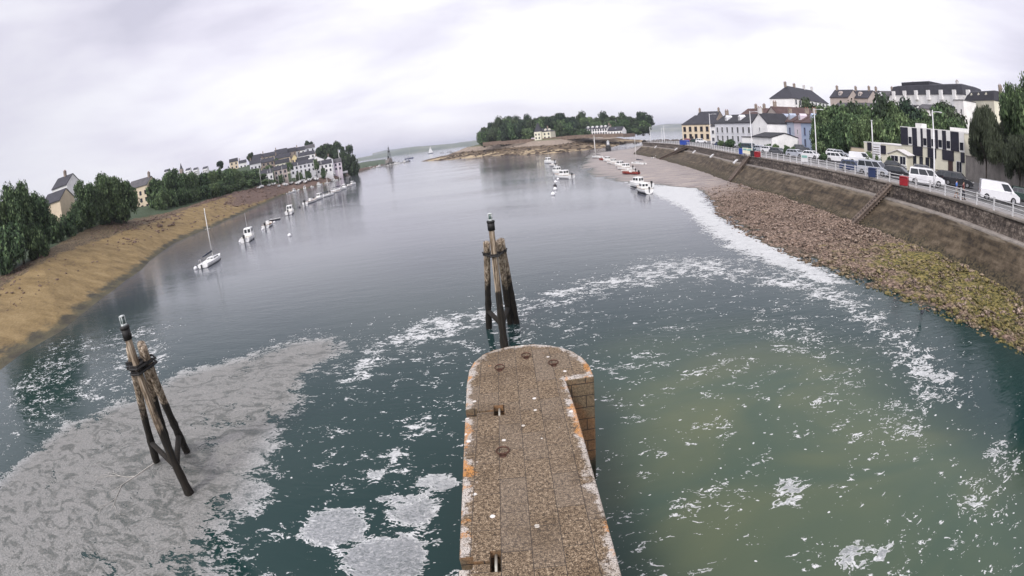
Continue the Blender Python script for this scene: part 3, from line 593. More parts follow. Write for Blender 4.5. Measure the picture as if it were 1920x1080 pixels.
def dolphin(label, base, top_post, top_pile, rakers, collars):
    th = thing('mooring_dolphin', label, 'dolphin', base, 0, 'timber mooring dolphins standing in the water'); rr = random.Random(int(base[0]*7)); zt = top_pile
    def pile(p0, p1, r0, r1, name='pile'):
        n_ = 22; P = [Vector(p0).lerp(Vector(p1), k/n_) for k in range(n_+1)]; rd = []
        for k, p in enumerate(P): rd.append((r0+(r1-r0)*k/n_)*(1+(.22*rr.random() if p.z < 2.2 else .03*rr.random())))
        b = MB(); b.tube(P, rd, 14, jit=.05, rnd=rr); return b.build(name, m_pile, th, True)
    pile((.0, 0, -1.5), (0, 0, top_post), .20, .14)
    for (bx, by, tx, ty) in rakers: pile((bx+(bx-tx)*.25, by+(by-ty)*.25, -1.5), (tx, ty, zt), .165, .175)
    for z_ in collars:
        b = MB(); k = 1-z_/zt; P = [(-.22, -.26)]+[(tx+(bx-tx)*k+.24*(1 if tx >= 0 else -1), ty+(by-ty)*k+.26) for bx, by, tx, ty in rakers]+[(.22, -.26)]
        P = sorted(P, key=lambda q: math.atan2(q[1]-.2, q[0])); P.append(P[0]); b.tube([(x_, y_, z_) for x_, y_ in P], .045, 6, cap=False)
        for bx, by, tx, ty in rakers: b.box((tx+(bx-tx)*k, ty+(by-ty)*k-.05, z_), (.42, .40, .13))
        b.box((0, 0, z_+.02), (.43, .43, .14)); b.build('collar', m_black, th)
    k = 1-1.15/zt; b = MB(); 
    for i_, (bx, by, tx, ty) in enumerate(rakers[:2]): b.tube([(0, .0, 1.3), (tx+(bx-tx)*k, ty+(by-ty)*k, 1.3)], .14, 8)
    b.build('brace', m_pile, th, True)
    b = MB(); b.tube([(0, 0, top_post-.02), (0, 0, top_post+.08)], .21, 12); b.tube([(0, 0, top_post-.42), (0, 0, top_post-.02)], .19, 12); b.build('cap', m_black, th, True)
    b = MB(); b.tube([(0, 0, top_post+.08), (0, 0, top_post+.16)], .13, 12); b.tube([(0, 0, top_post+.42), (0, 0, top_post+.46), (0, 0, top_post+.48)], [.12, .11, .03], 12)
    for s in range(4): b.tube([(.11*math.cos(s*PI/2+.6), .11*math.sin(s*PI/2+.6), top_post+.1), (.11*math.cos(s*PI/2+.6), .11*math.sin(s*PI/2+.6), top_post+.45)], .02, 5)
    lt = b.build('lantern', m_wpost, th, True); MB().tube([(0, 0, top_post+.16), (0, 0, top_post+.42)], .085, 10).build('glass', m_glassd, lt, True)
    return th
dolphin('timber mooring dolphin rising just beyond the rounded pier head', (-.74, 25.67, 0), 6.9, 5.78, [(-.90, 3.1, -.34, .40), (.42, 3.5, .30, .42), (.80, 3.5, .42, .78)], (5.15,))
dolphin('timber mooring dolphin standing in the grey scum at the left', (-13.6, 12.95, 0), 7.1, 6.25, [(-3.35, 2.0, -.42, .36), (-1.95, 3.0, .40, .26), (-3.0, 2.9, .02, .62)], (5.62, 5.42))

# ================================================================ FOLIAGE
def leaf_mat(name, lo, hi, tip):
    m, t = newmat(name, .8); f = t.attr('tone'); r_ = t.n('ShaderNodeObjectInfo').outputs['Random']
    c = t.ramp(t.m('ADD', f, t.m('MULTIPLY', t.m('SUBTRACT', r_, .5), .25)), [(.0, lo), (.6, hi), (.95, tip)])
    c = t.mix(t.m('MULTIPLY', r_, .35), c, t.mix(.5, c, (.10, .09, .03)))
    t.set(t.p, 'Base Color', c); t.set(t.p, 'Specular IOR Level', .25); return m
m_leaf = leaf_mat('leaf_green', (.008, .018, .009), (.060, .108, .046), (.19, .27, .12)); m_pine = leaf_mat('pine_needles', (.005, .013, .009), (.028, .052, .030), (.09, .13, .065)); m_wil = leaf_mat('willow_leaf', (.012, .02, .014), (.035, .05, .034), (.09, .115, .075))
m_bark = paint('bark', (.06, .048, .036), .95, var=.5, scale=1, bump=.6)
def crown_mesh(name, seed, lobes, nleaf, ls, mat, droop=0, flatn=0.):
    """lobes: (x, y, z, r, zscale). leaf clumps cover each lobe, broken by gaps"""
    rnd = np.random.RandomState(seed); Vs = []; tone = []
    w_ = np.array([l[3]**2 for l in lobes]); w_ = w_/w_.sum()
    for l, wt in zip(lobes, w_):
        n_ = int(nleaf*wt)+4; d = rnd.normal(size=(n_, 3)); d /= np.linalg.norm(d, axis=1)[:, None]
        gap = np.sin(d[:, 0]*5+seed+l[0]*9)*np.cos(d[:, 1]*6+l[1]*7)+np.sin(d[:, 2]*7+l[2]*5)*.6
        rr = l[3]*(rnd.uniform(.62, 1.06, n_)+.10*gap); keep = (gap > -.95) | (rnd.rand(n_) < .4); d = d[keep]; rr = rr[keep]; n_ = len(d)
        gap = gap[keep]; c = np.array(l[:3])+d*rr[:, None]*np.array([1, 1, l[4]]); nr = d+rnd.normal(size=(n_, 3))*.55+np.array([0, 0, .35]); nr /= np.linalg.norm(nr, axis=1)[:, None]
        a = np.cross(nr, rnd.normal(size=(n_, 3))); 
        if droop: a = a*.25+np.array([0, 0, -1.])*droop
        a /= np.linalg.norm(a, axis=1)[:, None]; b = np.cross(nr, a); b /= np.linalg.norm(b, axis=1)[:, None]+1e-9
        s = ls*rnd.uniform(.55, 1.3, n_); s1 = s*(1+1.3*droop); s2 = s*(.75-.35*droop)
        q = np.stack([c-a*s1[:, None], c+b*s2[:, None]-a*s1[:, None]*.15, c+a*s1[:, None]+nr*s1[:, None]*.3, c-b*s2[:, None]-a*s1[:, None]*.15], 1); Vs.append(q)
        tn = .46+rnd.normal(size=n_)*.23+.14*gap; tone.append(np.repeat(np.clip(tn, 0, 1), 4))
    Q = np.concatenate(Vs).reshape(-1, 3); T2 = np.concatenate(tone)
    # inner leaf mass, irregular
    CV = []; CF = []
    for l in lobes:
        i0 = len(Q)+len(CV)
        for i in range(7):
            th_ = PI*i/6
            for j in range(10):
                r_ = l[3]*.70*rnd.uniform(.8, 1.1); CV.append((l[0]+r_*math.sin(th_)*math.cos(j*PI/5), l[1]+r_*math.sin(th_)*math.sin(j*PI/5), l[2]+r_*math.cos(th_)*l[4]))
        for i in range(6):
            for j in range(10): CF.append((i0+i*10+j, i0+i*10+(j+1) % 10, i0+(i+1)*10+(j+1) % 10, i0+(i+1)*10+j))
    nq = len(Q)//4; F = np.concatenate([np.arange(nq*4).reshape(-1, 4), np.array(CF)]); P = np.concatenate([Q, np.array(CV)])
    me = bpy.data.meshes.new(name); me.vertices.add(len(P)); me.vertices.foreach_set('co', P.astype(np.float32).ravel()); me.loops.add(F.size); me.loops.foreach_set('vertex_index', F.astype(np.int32).ravel())
    me.polygons.add(len(F)); me.polygons.foreach_set('loop_start', np.arange(0, F.size, 4, dtype=np.int32)); me.update(calc_edges=True)
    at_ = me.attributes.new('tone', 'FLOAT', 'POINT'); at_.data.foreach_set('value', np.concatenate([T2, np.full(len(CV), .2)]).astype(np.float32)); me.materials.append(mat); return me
def round_lobes(seed, n, flat=1., r0=.34, tall=False, zlo=.16):
    rnd = random.Random(seed); L_ = [(0, 0, .56, .5, .75)] if not tall else [(0, 0, .62, .4, .4), (0, 0, .82, .3, .4)] if zlo > .3 else [(0, 0, .35, .5, .5), (0, 0, .62, .5, .5), (0, 0, .85, .3, .5)]
    for k in range(n):
        a = rnd.uniform(0, 2*PI); e_ = rnd.uniform(-.75, 1.25); d = rnd.uniform(.42, .70); r_ = r0*rnd.uniform(.6, 1.15)
        if tall:
            z_ = rnd.uniform(zlo, .98); d = .66*math.sqrt(max(.08, 1-((z_-.45)/.62)**2))*rnd.uniform(.7, 1.05); L_.append((d*math.cos(a), d*math.sin(a), z_, r_, .5))
        else: L_.append((d*math.cos(a)*math.cos(e_), d*math.sin(a)*math.cos(e_), .54+d*math.sin(e_)*.70*flat, r_, .8))
    return L_
def pine_lobes(seed, n=9):
    rnd = random.Random(seed); L_ = []
    for k in range(n):
        a = rnd.uniform(0, 2*PI); d = rnd.uniform(.1, .72); L_.append((d*math.cos(a), d*math.sin(a), .80+rnd.uniform(-.12, .14)-d*.12, rnd.uniform(.2, .36), .42))
    L_ += [(rnd.uniform(-.5, .5), rnd.uniform(-.3, .3), rnd.uniform(.45, .6), .2, .5) for _ in range(2)]
    return L_
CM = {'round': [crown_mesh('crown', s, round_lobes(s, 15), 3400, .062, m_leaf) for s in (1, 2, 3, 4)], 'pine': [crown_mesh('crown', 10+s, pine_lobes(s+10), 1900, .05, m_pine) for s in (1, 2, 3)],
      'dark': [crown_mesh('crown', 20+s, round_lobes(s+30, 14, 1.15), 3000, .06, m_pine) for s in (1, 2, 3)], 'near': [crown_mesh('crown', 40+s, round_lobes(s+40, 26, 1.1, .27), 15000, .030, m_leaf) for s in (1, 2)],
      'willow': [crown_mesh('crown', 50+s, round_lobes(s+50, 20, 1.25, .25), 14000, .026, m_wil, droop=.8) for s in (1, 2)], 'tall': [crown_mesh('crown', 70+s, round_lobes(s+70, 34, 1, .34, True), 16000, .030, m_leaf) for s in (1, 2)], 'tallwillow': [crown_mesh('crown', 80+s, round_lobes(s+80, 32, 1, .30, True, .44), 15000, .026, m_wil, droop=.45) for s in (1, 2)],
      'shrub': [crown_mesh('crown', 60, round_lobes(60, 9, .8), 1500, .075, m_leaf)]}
def trunk_mesh(seed, kind):
    rnd = random.Random(seed); b = MB(); top = .72 if kind != 'shrub' else .4; bend = rnd.uniform(-.08, .08)
    P = [(bend*math.sin(k*.8)*k/6, bend*.6*k/6, -.06+top*k/6) for k in range(7)]; b.tube(P, [.05-.035*k/6+(.02 if k == 0 else 0) for k in range(7)], 8, jit=.08, rnd=rnd)
    for k in range(5):
        a = rnd.uniform(0, 6.3); z0 = rnd.uniform(.3, .55)*(top/.72); p0 = (bend*.3, 0, z0); p1 = (.22*math.cos(a), .22*math.sin(a), z0+.16); p2 = (.45*math.cos(a), .45*math.sin(a), z0+.26)
        b.tube([p0, p1, p2], [.026, .018, .007], 6)
    o = b.build('trunk', m_bark, None, True); me = o.data; bpy.data.objects.remove(o); return me
TM = {k: trunk_mesh(i, k) for i, k in enumerate(CM)}
tree_n = [0]
def tree(kind, loc, wd, ht, label, group=None, cat='tree', name=None, rz=None):
    """wd = crown width, ht = full height"""
    tree_n[0] += 1; i = tree_n[0]
    if kind in ('round', 'dark', 'near'): wd = max(wd, .82*ht)
    if kind == 'pine': wd = max(wd, .62*ht)
    r = thing(name or {'pine': 'pine_tree', 'dark': 'evergreen_tree', 'willow': 'weeping_tree', 'tallwillow': 'weeping_tree', 'shrub': 'shrub'}.get(kind, 'broadleaf_tree'), label, cat, loc, (i*1.7) % 6.28 if rz is None else rz, group, (wd/2, wd/2, ht/1.12))
    for nm, me in (('crown', CM[kind][i % len(CM[kind])]), ('trunk', TM[kind])):
        o = bpy.data.objects.new(nm, me); C.objects.link(o); o.parent = r
        if nm == 'crown' and kind in ('shrub',): o.scale = (1, 1, 1)
    return r
#PART4
# ================================================================ BUILDINGS
def hexmat(nm, col, **k): return paint(nm, col, **k)
W_ = {'white': paint('white_render', (.78, .77, .75), .85, var=.14, scale=.4, bump=.15), 'cream': paint('cream_render', (.66, .55, .40), .85, var=.14, scale=.4, bump=.15), 'beige': paint('beige_render', (.42, .36, .32), .85, var=.16, scale=.4, bump=.15),
      'greyw': paint('grey_white_render', (.64, .64, .66), .85, var=.14, scale=.4), 'blue': paint('blue_render', (.38, .45, .58), .85, var=.1, scale=.4), 'slateb': paint('blue_grey_render', (.34, .38, .46), .85, var=.12, scale=.4), 'pink': paint('pink_render', (.60, .53, .58), .85, var=.1, scale=.4),
      'yellow': paint('yellow_render', (.66, .54, .30), .85, var=.12, scale=.4), 'stone': paint('stone_wall', (.27, .22, .18), .9, var=.4, scale=1.5, bump=.4), 'grey': paint('grey_wall', (.23, .21, .19), .9, var=.3, scale=.8, bump=.3), 'pale': paint('pale_yellow_render', (.68, .65, .52), .85, var=.12, scale=.4)}
def roof_mat(nm, col):
    m, t = newmat(nm, .75); o = t.obj(); n = t.noise(o, .8, 4, .6); br = t.n('ShaderNodeTexBrick', {'Vector': t.map(o, (1, 1, 1)), 'Color1': (1, 1, 1, 1), 'Color2': (.65, .65, .65, 1), 'Mortar': (.3, .3, .3, 1), 'Scale': 1., 'Mortar Size': .03, 'Brick Width': .5, 'Row Height': .35})
    c = t.ramp(n, [(.3, tuple(k*.65 for k in col)), (.7, tuple(k*1.3 for k in col))]); t.set(t.p, 'Base Color', t.mix(.5, c, t.n('ShaderNodeMix', {0: 1., 6: c, 7: br.outputs[0]}, data_type='RGBA', blend_type='MULTIPLY').outputs[2])); return m
RM = {'slate': roof_mat('slate_roof', (.035, .035, .045)), 'dark': roof_mat('dark_slate_roof', (.022, .022, .028)), 'red': roof_mat('red_brown_roof', (.085, .045, .04)), 'grey': roof_mat('grey_roof', (.085, .08, .085))}
m_pane = paint('window_pane', (.018, .02, .03), .12, var=.4, scale=.7); m_frame = paint('window_frame', (.62, .62, .62), .5, var=.1); m_shut = paint('brown_shutter', (.045, .022, .018), .6); m_bluef = paint('blue_frame', (.035, .06, .19), .5); m_trim = paint('pale_trim', (.58, .56, .54), .8, var=.15); m_pot = paint('chimney_pot', (.25, .12, .08), .8)
_wm = {}
def window_mesh(w_, h_, frame):
    k = (round(w_, 1), round(h_, 1), frame)
    if k not in _wm:
        fm = {'w': m_frame, 'b': m_bluef, 's': m_shut, 'n': m_pane}[frame]; b = MB(); t_ = .09
        if frame == 'n': b.box((0, 0, 0), (w_, .05, h_)); o = b.build('window', m_pane); m2 = None
        else:
            for s in (-1, 1): b.box((s*(w_/2-t_/2), 0, 0), (t_, .1, h_)); b.box((0, -.004, s*(h_/2-t_/2)), (w_-2*t_, .1, t_))
            b.box((0, .006, 0), (.05, .08, h_-2*t_)); b.box((0, -.02, -h_/2-.06), (w_+.24, .22, .09)); o = b.build('window', fm)
            b = MB(); b.box((0, .01, 0), (w_-2*t_, .04, h_-2*t_)); p = b.build('pane', m_pane); m2 = p.data; bpy.data.objects.remove(p)
        _wm[k] = (o.data, m2); bpy.data.objects.remove(o)
    return _wm[k]
def add_window(par, x_, y_, z_, w_, h_, frame='w', rz=0, name='window'):
    a, b = window_mesh(w_, h_, frame); o = bpy.data.objects.new(name, a); C.objects.link(o); o.parent = par; o.location = (x_, y_, z_); o.rotation_euler = (0, 0, rz)
    if b: p = bpy.data.objects.new('pane', b); C.objects.link(p); p.parent = o
    return o
def house(name, label, Lp, Rp, z0, depth, ridge, wall='white', roof='slate', rows=2, cols=4, win=(.9, 1.35), frame='w', style='gable', chim=(), dorm=(), sky_=(), lwin=None, rwin=None, fl=2.7, base=.9, cat='house', group=None, door=None, roofover=.3):
    """Lp, Rp: (photo x, photo y of the eave, distance) for the two front corners; ridge: (photo x, y)"""
    a = far(*Lp); b_ = far(*Rp); ze = (a.z+b_.z)/2; v = Vector((b_.x-a.x, b_.y-a.y)); Wd = v.length; rz = math.atan2(v.y, v.x)
    dm = (Lp[2]+Rp[2])/2; H = ze-z0
    zr = far(ridge[0], ridge[1], dm+(depth/2 if style != 'front' else 0)).z-z0 if ridge else H+.2
    r = thing(name, label, cat, (a.x, a.y, z0), rz, group); wm = W_[wall]; rm = RM[roof]; ov = roofover
    b = MB()
    if style == 'gable': b.prism([(0, -2), (depth, -2), (depth, H), (depth/2, zr-.12), (0, H)], 0, Wd, 'x')
    elif style == 'front': b.prism([(0, -2), (Wd, -2), (Wd, H), (Wd/2, zr-.12), (0, H)], 0, depth, 'y')
    else: b.box((Wd/2, depth/2, H/2-1), (Wd, depth, H+2))
    b.build('wall', wm, r)
    b = MB(); th_ = .22
    if style == 'gable':
        k = (zr-H)/(depth/2)
        b.prism([(-ov, H-k*ov), (depth/2, zr), (depth+ov, H-k*ov), (depth+ov, H-k*ov-th_), (depth/2, zr-th_), (-ov, H-k*ov-th_)], -.15, Wd+.15, 'x')
    elif style == 'front':
        k = (zr-H)/(Wd/2); b.prism([(-ov, H-k*ov), (Wd/2, zr), (Wd+ov, H-k*ov), (Wd+ov, H-k*ov-th_), (Wd/2, zr-th_), (-ov, H-k*ov-th_)], -.15, depth+.15, 'y')
    elif style == 'hip':
        i = min(depth/2, Wd*.35); B = [(-ov, -ov), (Wd+ov, -ov), (Wd+ov, depth+ov), (-ov, depth+ov)]; T_ = [(i, depth/2-.1), (Wd-i, depth/2-.1), (Wd-i, depth/2+.1), (i, depth/2+.1)]
        b.loft([[(x_, y_, H-.12) for x_, y_ in B], [(x_, y_, H+.02) for x_, y_ in B], [(x_, y_, zr) for x_, y_ in T_]])
    elif style == 'mansard':
        i = 1.3; B = [(-.2, -.2), (Wd+.2, -.2), (Wd+.2, depth+.2), (-.2, depth+.2)]; T_ = [(i, i), (Wd-i, i), (Wd-i, depth-i), (i, depth-i)]; k = [(i+1.5, i+1.5), (Wd-i-1.5, i+1.5), (Wd-i-1.5, depth-i-1.5), (i+1.5, depth-i-1.5)]
        b.loft([[(x_, y_, H-.05) for x_, y_ in B], [(x_, y_, zr-.5) for x_, y_ in T_], [(x_, y_, zr) for x_, y_ in k]])
    else: b.box((Wd/2, depth/2, H+.1), (Wd+.3, depth+.3, .24))
    ro = b.build('roof', rm, r)
    def grid(n_r, n_c, length, put, w_=win, fr=frame):
        for i in range(n_r):
            for j in range(n_c):
                zc = base+i*fl+w_[1]/2+.1
                if zc+w_[1]/2 > H+.1: continue
                put((j+.5)*length/n_c, zc, i, j)
    grid(rows, cols, Wd, lambda u, z_, i, j: add_window(r, u, -.03, z_, *win, frame))
    if lwin: grid(lwin[0], lwin[1], depth, lambda u, z_, i, j: add_window(r, -.03, u, z_, *win, frame, -PI/2))
    if rwin: grid(rwin[0], rwin[1], depth, lambda u, z_, i, j: add_window(r, Wd+.03, u, z_, *win, frame, PI/2))
    if door is not None:
        b = MB(); b.box((door*Wd, -.03, 1.05), (1.0, .08, 2.1)); b.build('door', m_bluef if frame == 'b' else m_shut, r)
    for c_ in chim:
        cx = c_*Wd if style != 'front' else Wd/2; cyy = depth/2 if style != 'front' else c_*depth
        b = MB(); b.box((cx, cyy, zr+.35), (.7, 1.2, 2.3)); b.box((cx, cyy, zr+1.53), (.84, 1.34, .12)); ch = b.build('chimney', m_trim if wall in ('white', 'cream') and int(c_*10) % 2 == 0 else W_['stone'], ro)
        for s in (-.35, .35): MB().tube([(cx, cyy+s, zr+1.59), (cx, cyy+s, zr+2.0)], .14, 8).build('chimney_pot', m_pot, ro)
    k = (zr-H)/(depth/2) if style != 'front' else 0
    for d_ in dorm:
        x_ = d_*Wd; y0 = depth*.10; zb = H+k*y0; b = MB(); b.prism([(x_-.75, zb-.1), (x_+.75, zb-.1), (x_+.75, zb+1.25), (x_, zb+1.85), (x_-.75, zb+1.25)], y0, y0+2.2, 'y'); dd = b.build('dormer', wm if wall != 'cream' else W_['white'], ro)
        add_window(dd, x_, y0-.03, zb+.6, .8, 1.0, 'w')
    for s_ in sky_:
        y0 = depth*.2; zb = H+k*y0; b = MB(); b.q([(s_*Wd-.45, y0, zb+.06), (s_*Wd+.45, y0, zb+.06), (s_*Wd+.45, y0+.9, zb+.06+.9*k), (s_*Wd-.45, y0+.9, zb+.06+.9*k)]); b.q([(s_*Wd-.45, y0, zb), (s_*Wd-.45, y0, zb+.06), (s_*Wd-.45, y0+.9, zb+.06+.9*k), (s_*Wd-.45, y0+.9, zb+.9*k)]); b.q([(s_*Wd+.45, y0, zb), (s_*Wd+.45, y0, zb+.06), (s_*Wd+.45, y0+.9, zb+.06+.9*k), (s_*Wd+.45, y0+.9, zb+.9*k)]); b.build('skylight', m_skyl, ro)
    return r, Wd, H, zr
m_skyl = paint('skylight_glass', (.35, .38, .42), .1)
# --- the seafront on the right
house('seafront_house', 'cream seafront house with brown shuttered windows and dark hipped slate roof', (1278, 233, 250), (1331, 234, 238), 5.6, 10, (1300, 216), 'cream', 'slate', 2, 5, (1.7, 2.3), 's', 'hip', (), (), (.2, .45, .6, .8), fl=3.5, door=.37)
house('tall_house', 'tall dark slate house with two chimneys rising behind the cream seafront house', (1304, 222, 262), (1343, 223, 256), 5.6, 9, (1320, 209), 'stone', 'slate', 4, 3, (.9, 1.2), 'w', 'gable', (.03, .95))
r, wd_, h_, zr = house('white_hotel', 'long white two-storey building with seven window bays and two white dormers', (1340, 229, 182), (1409, 229, 160), 5.6, 9, (1375, 214.5), 'greyw', 'dark', 2, 7, (1.25, 2.0), 'w', 'gable', (.06, .97), (.28, .64), (), fl=2.9, base=1.2)
house('narrow_house', 'narrow white house squeezed between the cream house and the long white building', (1332, 236, 190), (1340, 235, 188), 5.6, 7, (1336, 229), 'white', 'dark', 2, 1, (1.5, 1.4), 'w')
house('gable_house', 'white gable-fronted house with one small window and chimney on top', (1410, 227, 158), (1438, 232, 150), 5.6, 9, (1422, 211.5), 'white', 'dark', 2, 1, (.7, 1.1), 'w', 'front', (.05,), fl=4)
house('garage', 'plain white flat-roofed garage in front of the long white building', (1391, 257, 146), (1409, 257.5, 143), 5.6, 6, None, 'white', 'grey', 0, 0, style='flat', cat='garage')
house('lean_to_shed', 'low white shed with a dark roof below the white gable', (1411, 253, 140), (1447, 258, 130), 5.6, 8, (1425, 247.5), 'white', 'dark', 1, 2, (.5, .5), 'w', 'gable', cat='shed')
house('beige_house', 'tall beige gable house with red-brown roof behind the lean-to shed', (1436, 212, 182), (1458, 216, 172), 6, 15, (1442, 199), 'beige', 'red', 2, 1, (.7, 1.2), 'n', 'front', (.1,), rwin=(3, 3), fl=3.6)
house('brown_roofed_house', 'house whose long brown roof shows above the white building', (1389, 213, 215), (1441, 214, 205), 7, 10, (1412, 203), 'beige', 'red', 2, 4, (.9, 1.2), 'n', 'gable', (.3, .6))
house('terraced_house', 'blue-grey terraced house with arched blue window and red-brown roof', (1458, 226, 160), (1488, 228, 149), 5.8, 9, (1472, 212.5), 'slateb', 'red', 2, 2, (1.0, 1.9), 'b', 'gable', (.03,), (.15, .6), fl=3.1, door=.75, group='terraced houses on the seafront')
house('terraced_house', 'narrow pinkish white house in the middle of the terrace', (1488.4, 228, 149), (1501, 228, 144.5), 5.8, 9, (1495, 213), 'pink', 'red', 2, 1, (.8, 1.5), 'w', 'gable', (.02,), (.5,), fl=3.1, group='terraced houses on the seafront')
house('terraced_house', 'pale blue end-of-terrace house with dark blue window beside the tree belt', (1501.4, 228, 144.5), (1529, 229, 135), 5.8, 9, (1515, 213), 'blue', 'red', 2, 2, (1.1, 2.0), 'b', 'gable', (.02,), (.55,), fl=3.1, door=.8, group='terraced houses on the seafront')
house('apartment_block', 'long white four-storey apartment block with hipped slate roof and beige end wall', (1488, 184.5, 232), (1553, 194, 268), 11, 13, (1500, 166.5), 'white', 'slate', 4, 9, (1.5, 2.3), 'n', 'hip', (.12, .35, .62, .85), (), (.2, .5, .8), fl=3.2, base=2.0, cat='apartment building')
for px_, w_, lab, ch in ((1556, 34, 'dark slate-roofed house with tall stone chimney right of the long apartment block', (.12,)), (1592, 36, 'grey-roofed house in the middle of the hilltop row', (.1, .8)), (1630, 36, 'grey-roofed house left of the big mansard apartment building', (.1, .95))):
    house('hilltop_house', lab, (px_, 181+(px_-1556)*.03, 225), (px_+w_, 182+(px_-1556)*.03, 219), 14, 9, (px_+w_/2, 168+(px_-1556)*.03), 'greyw' if px_ > 1600 else 'beige', 'slate' if px_ < 1600 else 'grey', 3, 4, (.9, 1.3), 'n', 'gable', ch, (.5,), group='houses in a row on the hilltop')
for px_, lab in ((1560, 'pale-edged grey roof house lowest on the slope above the trees'), (1597, 'second pale-edged grey roof house above the trees'), (1676, 'pale-edged roof house below the mansard apartment building'), (1718, 'pale-edged roof house nearest the white stair tower')):
    house('slope_house', lab, (px_, 203, 172), (px_+34, 203.5, 168), 11, 9, (px_+16, 192+(px_ > 1650)*3), 'white', 'grey', 2, 3, (.9, 1.2), 'n', 'gable', (), (), group='slope houses above the trees')
r, wd_, h_, zr = house('mansard_apartments', 'large white apartment building with dark mansard roof and balconies on the hilltop', (1668, 173, 212), (1806, 184, 180), 12, 14, (1735, 161), 'white', 'slate', 4, 12, (2.0, 2.0), 'n', 'mansard', (.2, .8), (), (), fl=2.9, base=.6, cat='apartment building')
for fl_ in range(1, 4):
    for j in (1, 3.5, 6, 8, 10.5):
        b = MB(); x_ = (j+.5)*wd_/12; b.box((x_, -.75, .6+fl_*2.9-.1), (3.6, 1.4, .16)); 
        for s in range(13): b.box((x_-1.75+s*.29, -1.4, .6+fl_*2.9+.45), (.05, .05, .95))
        b.box((x_, -1.4, .6+fl_*2.9+.95), (3.6, .07, .07)); b.build('balcony', m_frame, r)
for j in range(7): MB().box(((j*2+.9)*wd_/12-.2, -.35, h_-.2), (1.7, .7, 3.4)).build('bay_front', W_['white'], r)
b = MB(); b.box((wd_*.33, 7, zr+.5), (wd_*.4, 9, 1.4)); b.build('upper_roof', RM['slate'], r)
house('dormered_house', 'beige building with dark dormered mansard roof at the right end of the hilltop', (1808, 185, 178), (1864, 193, 162), 12, 8, (1836, 171), 'pale', 'dark', 3, 5, (1.1, 1.4), 'w', 'mansard', (.95,), (.2, .45, .7), cat='apartment building')
house('stair_tower', 'slim white tower block in front of the mansard apartment building', (1788, 187, 168), (1806, 189, 164), 11, 6, None, 'white', 'grey', 4, 2, (.9, 1.4), 'w', style='flat', cat='tower')
# --- checkered cultural hall
m_pan = paint('dark_cladding', (.010, .010, .022), .45, var=.3, scale=1.5); m_panw = paint('white_cladding', (.72, .71, .68), .6, var=.08)
cA = far(1808, 252, 87.4); cB = far(1689, 240, 97); z0 = 5.7; v = Vector((cA.x-cB.x, cA.y-cB.y)); Wd = v.length; rz = math.atan2(v.y, v.x)
hall = thing('checkered_hall', 'modern cream hall with black and white checkered cladding beside the quay road', 'public building', (cB.x, cB.y, z0), rz)
H = 7.05
b = MB(); b.box((Wd/2, 3.5, H/2-.5), (Wd, 7, H+1)); b.build('wall', W_['pale'], hall)
b = MB(); b.box((-5.5, 6, 1.6), (11, 12, 4.2)); b.build('low_wing', W_['pale'], hall)
b = MB(); b.box((Wd/2, 3.5, H+.12), (Wd+.2, 7.2, .24)); b.box((Wd*.28, 1.2, H+.55), (1.6, 1.6, .9)); b.box((Wd*.83, 3.6, H+.5), (4.2, 3, .7)); b.box((-5.5, 6, 3.8), (11.1, 12.1, .2)); b.build('roof', m_panw, hall)
f = [(.0, .125, 1), (.125, .195, 0), (.195, .275, 1), (.275, .335, 0), (.335, .37, 1), (.37, .435, 0), (.435, .50, 1), (.50, .565, 0), (.565, .61, 1), (.61, .675, 0), (.675, .735, 1), (.735, .80, 0), (.80, .925, 1), (.925, 1.0, 0)]
for a_, b2, k in f:
    b = MB(); b.box(((a_+b2)/2*Wd, -.09, H-1.45), ((b2-a_)*Wd-.02, .16 if k else .1, 3.1)); b.build('upper_panel', m_pan if k else m_panw, hall)
    if not k and b2-a_ > .06: add_window(hall, (a_+b2)/2*Wd, -.17, H-2.1, .8, 1.2, 'n')
for a_, b2 in ((.20, .355), (.44, .57), (.67, .84), (.945, 1.0)):
    b = MB(); b.box(((a_+b2)/2*Wd, -.09, H-3.0-.85), ((b2-a_)*Wd, .17, 1.6)); b.build('lower_panel', m_pan, hall)
for a_ in (.22, .33, .43, .50): add_window(hall, a_*Wd, -.05, 1.5, .9, 1.7, 'n')
add_window(hall, .92*Wd, -.05, 1.6, 1.3, 1.9, 'w'); b = MB(); b.box((.79*Wd, -.04, 1.25), (1.1, .1, 2.5)); b.build('door', m_shut, hall)
for a_ in (.63, .92):
    b = MB(); b.box((a_*Wd, -.1, .55), (2.0, .18, .09)); b.build('sill', m_shut, hall)
for a_, b2, zz_ in ((-9.8, -8.6, 3.0), (-6.9, -4.4, 2.7), (-9.8, -8.9, 1.2), (-3.0, -1.2, 1.2)):
    b = MB(); b.box(((a_+b2)/2, -.09, zz_), (b2-a_, .15, 1.6)); b.build('wing_panel', m_pan, hall)
# kiosk, shed, walls
def shed(name, label, c, rz, w_, d_, h_, hr, wall, roof, cat):
    r = thing(name, label, cat, c, rz); b = MB(); b.prism([(-w_/2, 0), (w_/2, 0), (w_/2, h_), (0, hr-.08), (-w_/2, h_)], -d_/2, d_/2, 'y'); b.build('wall', wall, r)
    k = (hr-h_)/(w_/2); b = MB(); b.prism([(-w_/2-.3, h_-k*.3), (0, hr), (w_/2+.3, h_-k*.3), (w_/2+.3, h_-k*.3-.1), (0, hr-.1), (-w_/2-.3, h_-k*.3-.1)], -d_/2-.3, d_/2+.3, 'y'); b.build('roof', roof, r)
    return r
p = at(1690, 319, 5.85); k_ = shed('ticket_kiosk', 'small cream gabled kiosk with large white-framed glass front before the checkered hall', (p.x+2, p.y+2, 5.85), R(-62), 3.6, 4.2, 2.5, 3.2, W_['pale'], m_trim, 'kiosk')
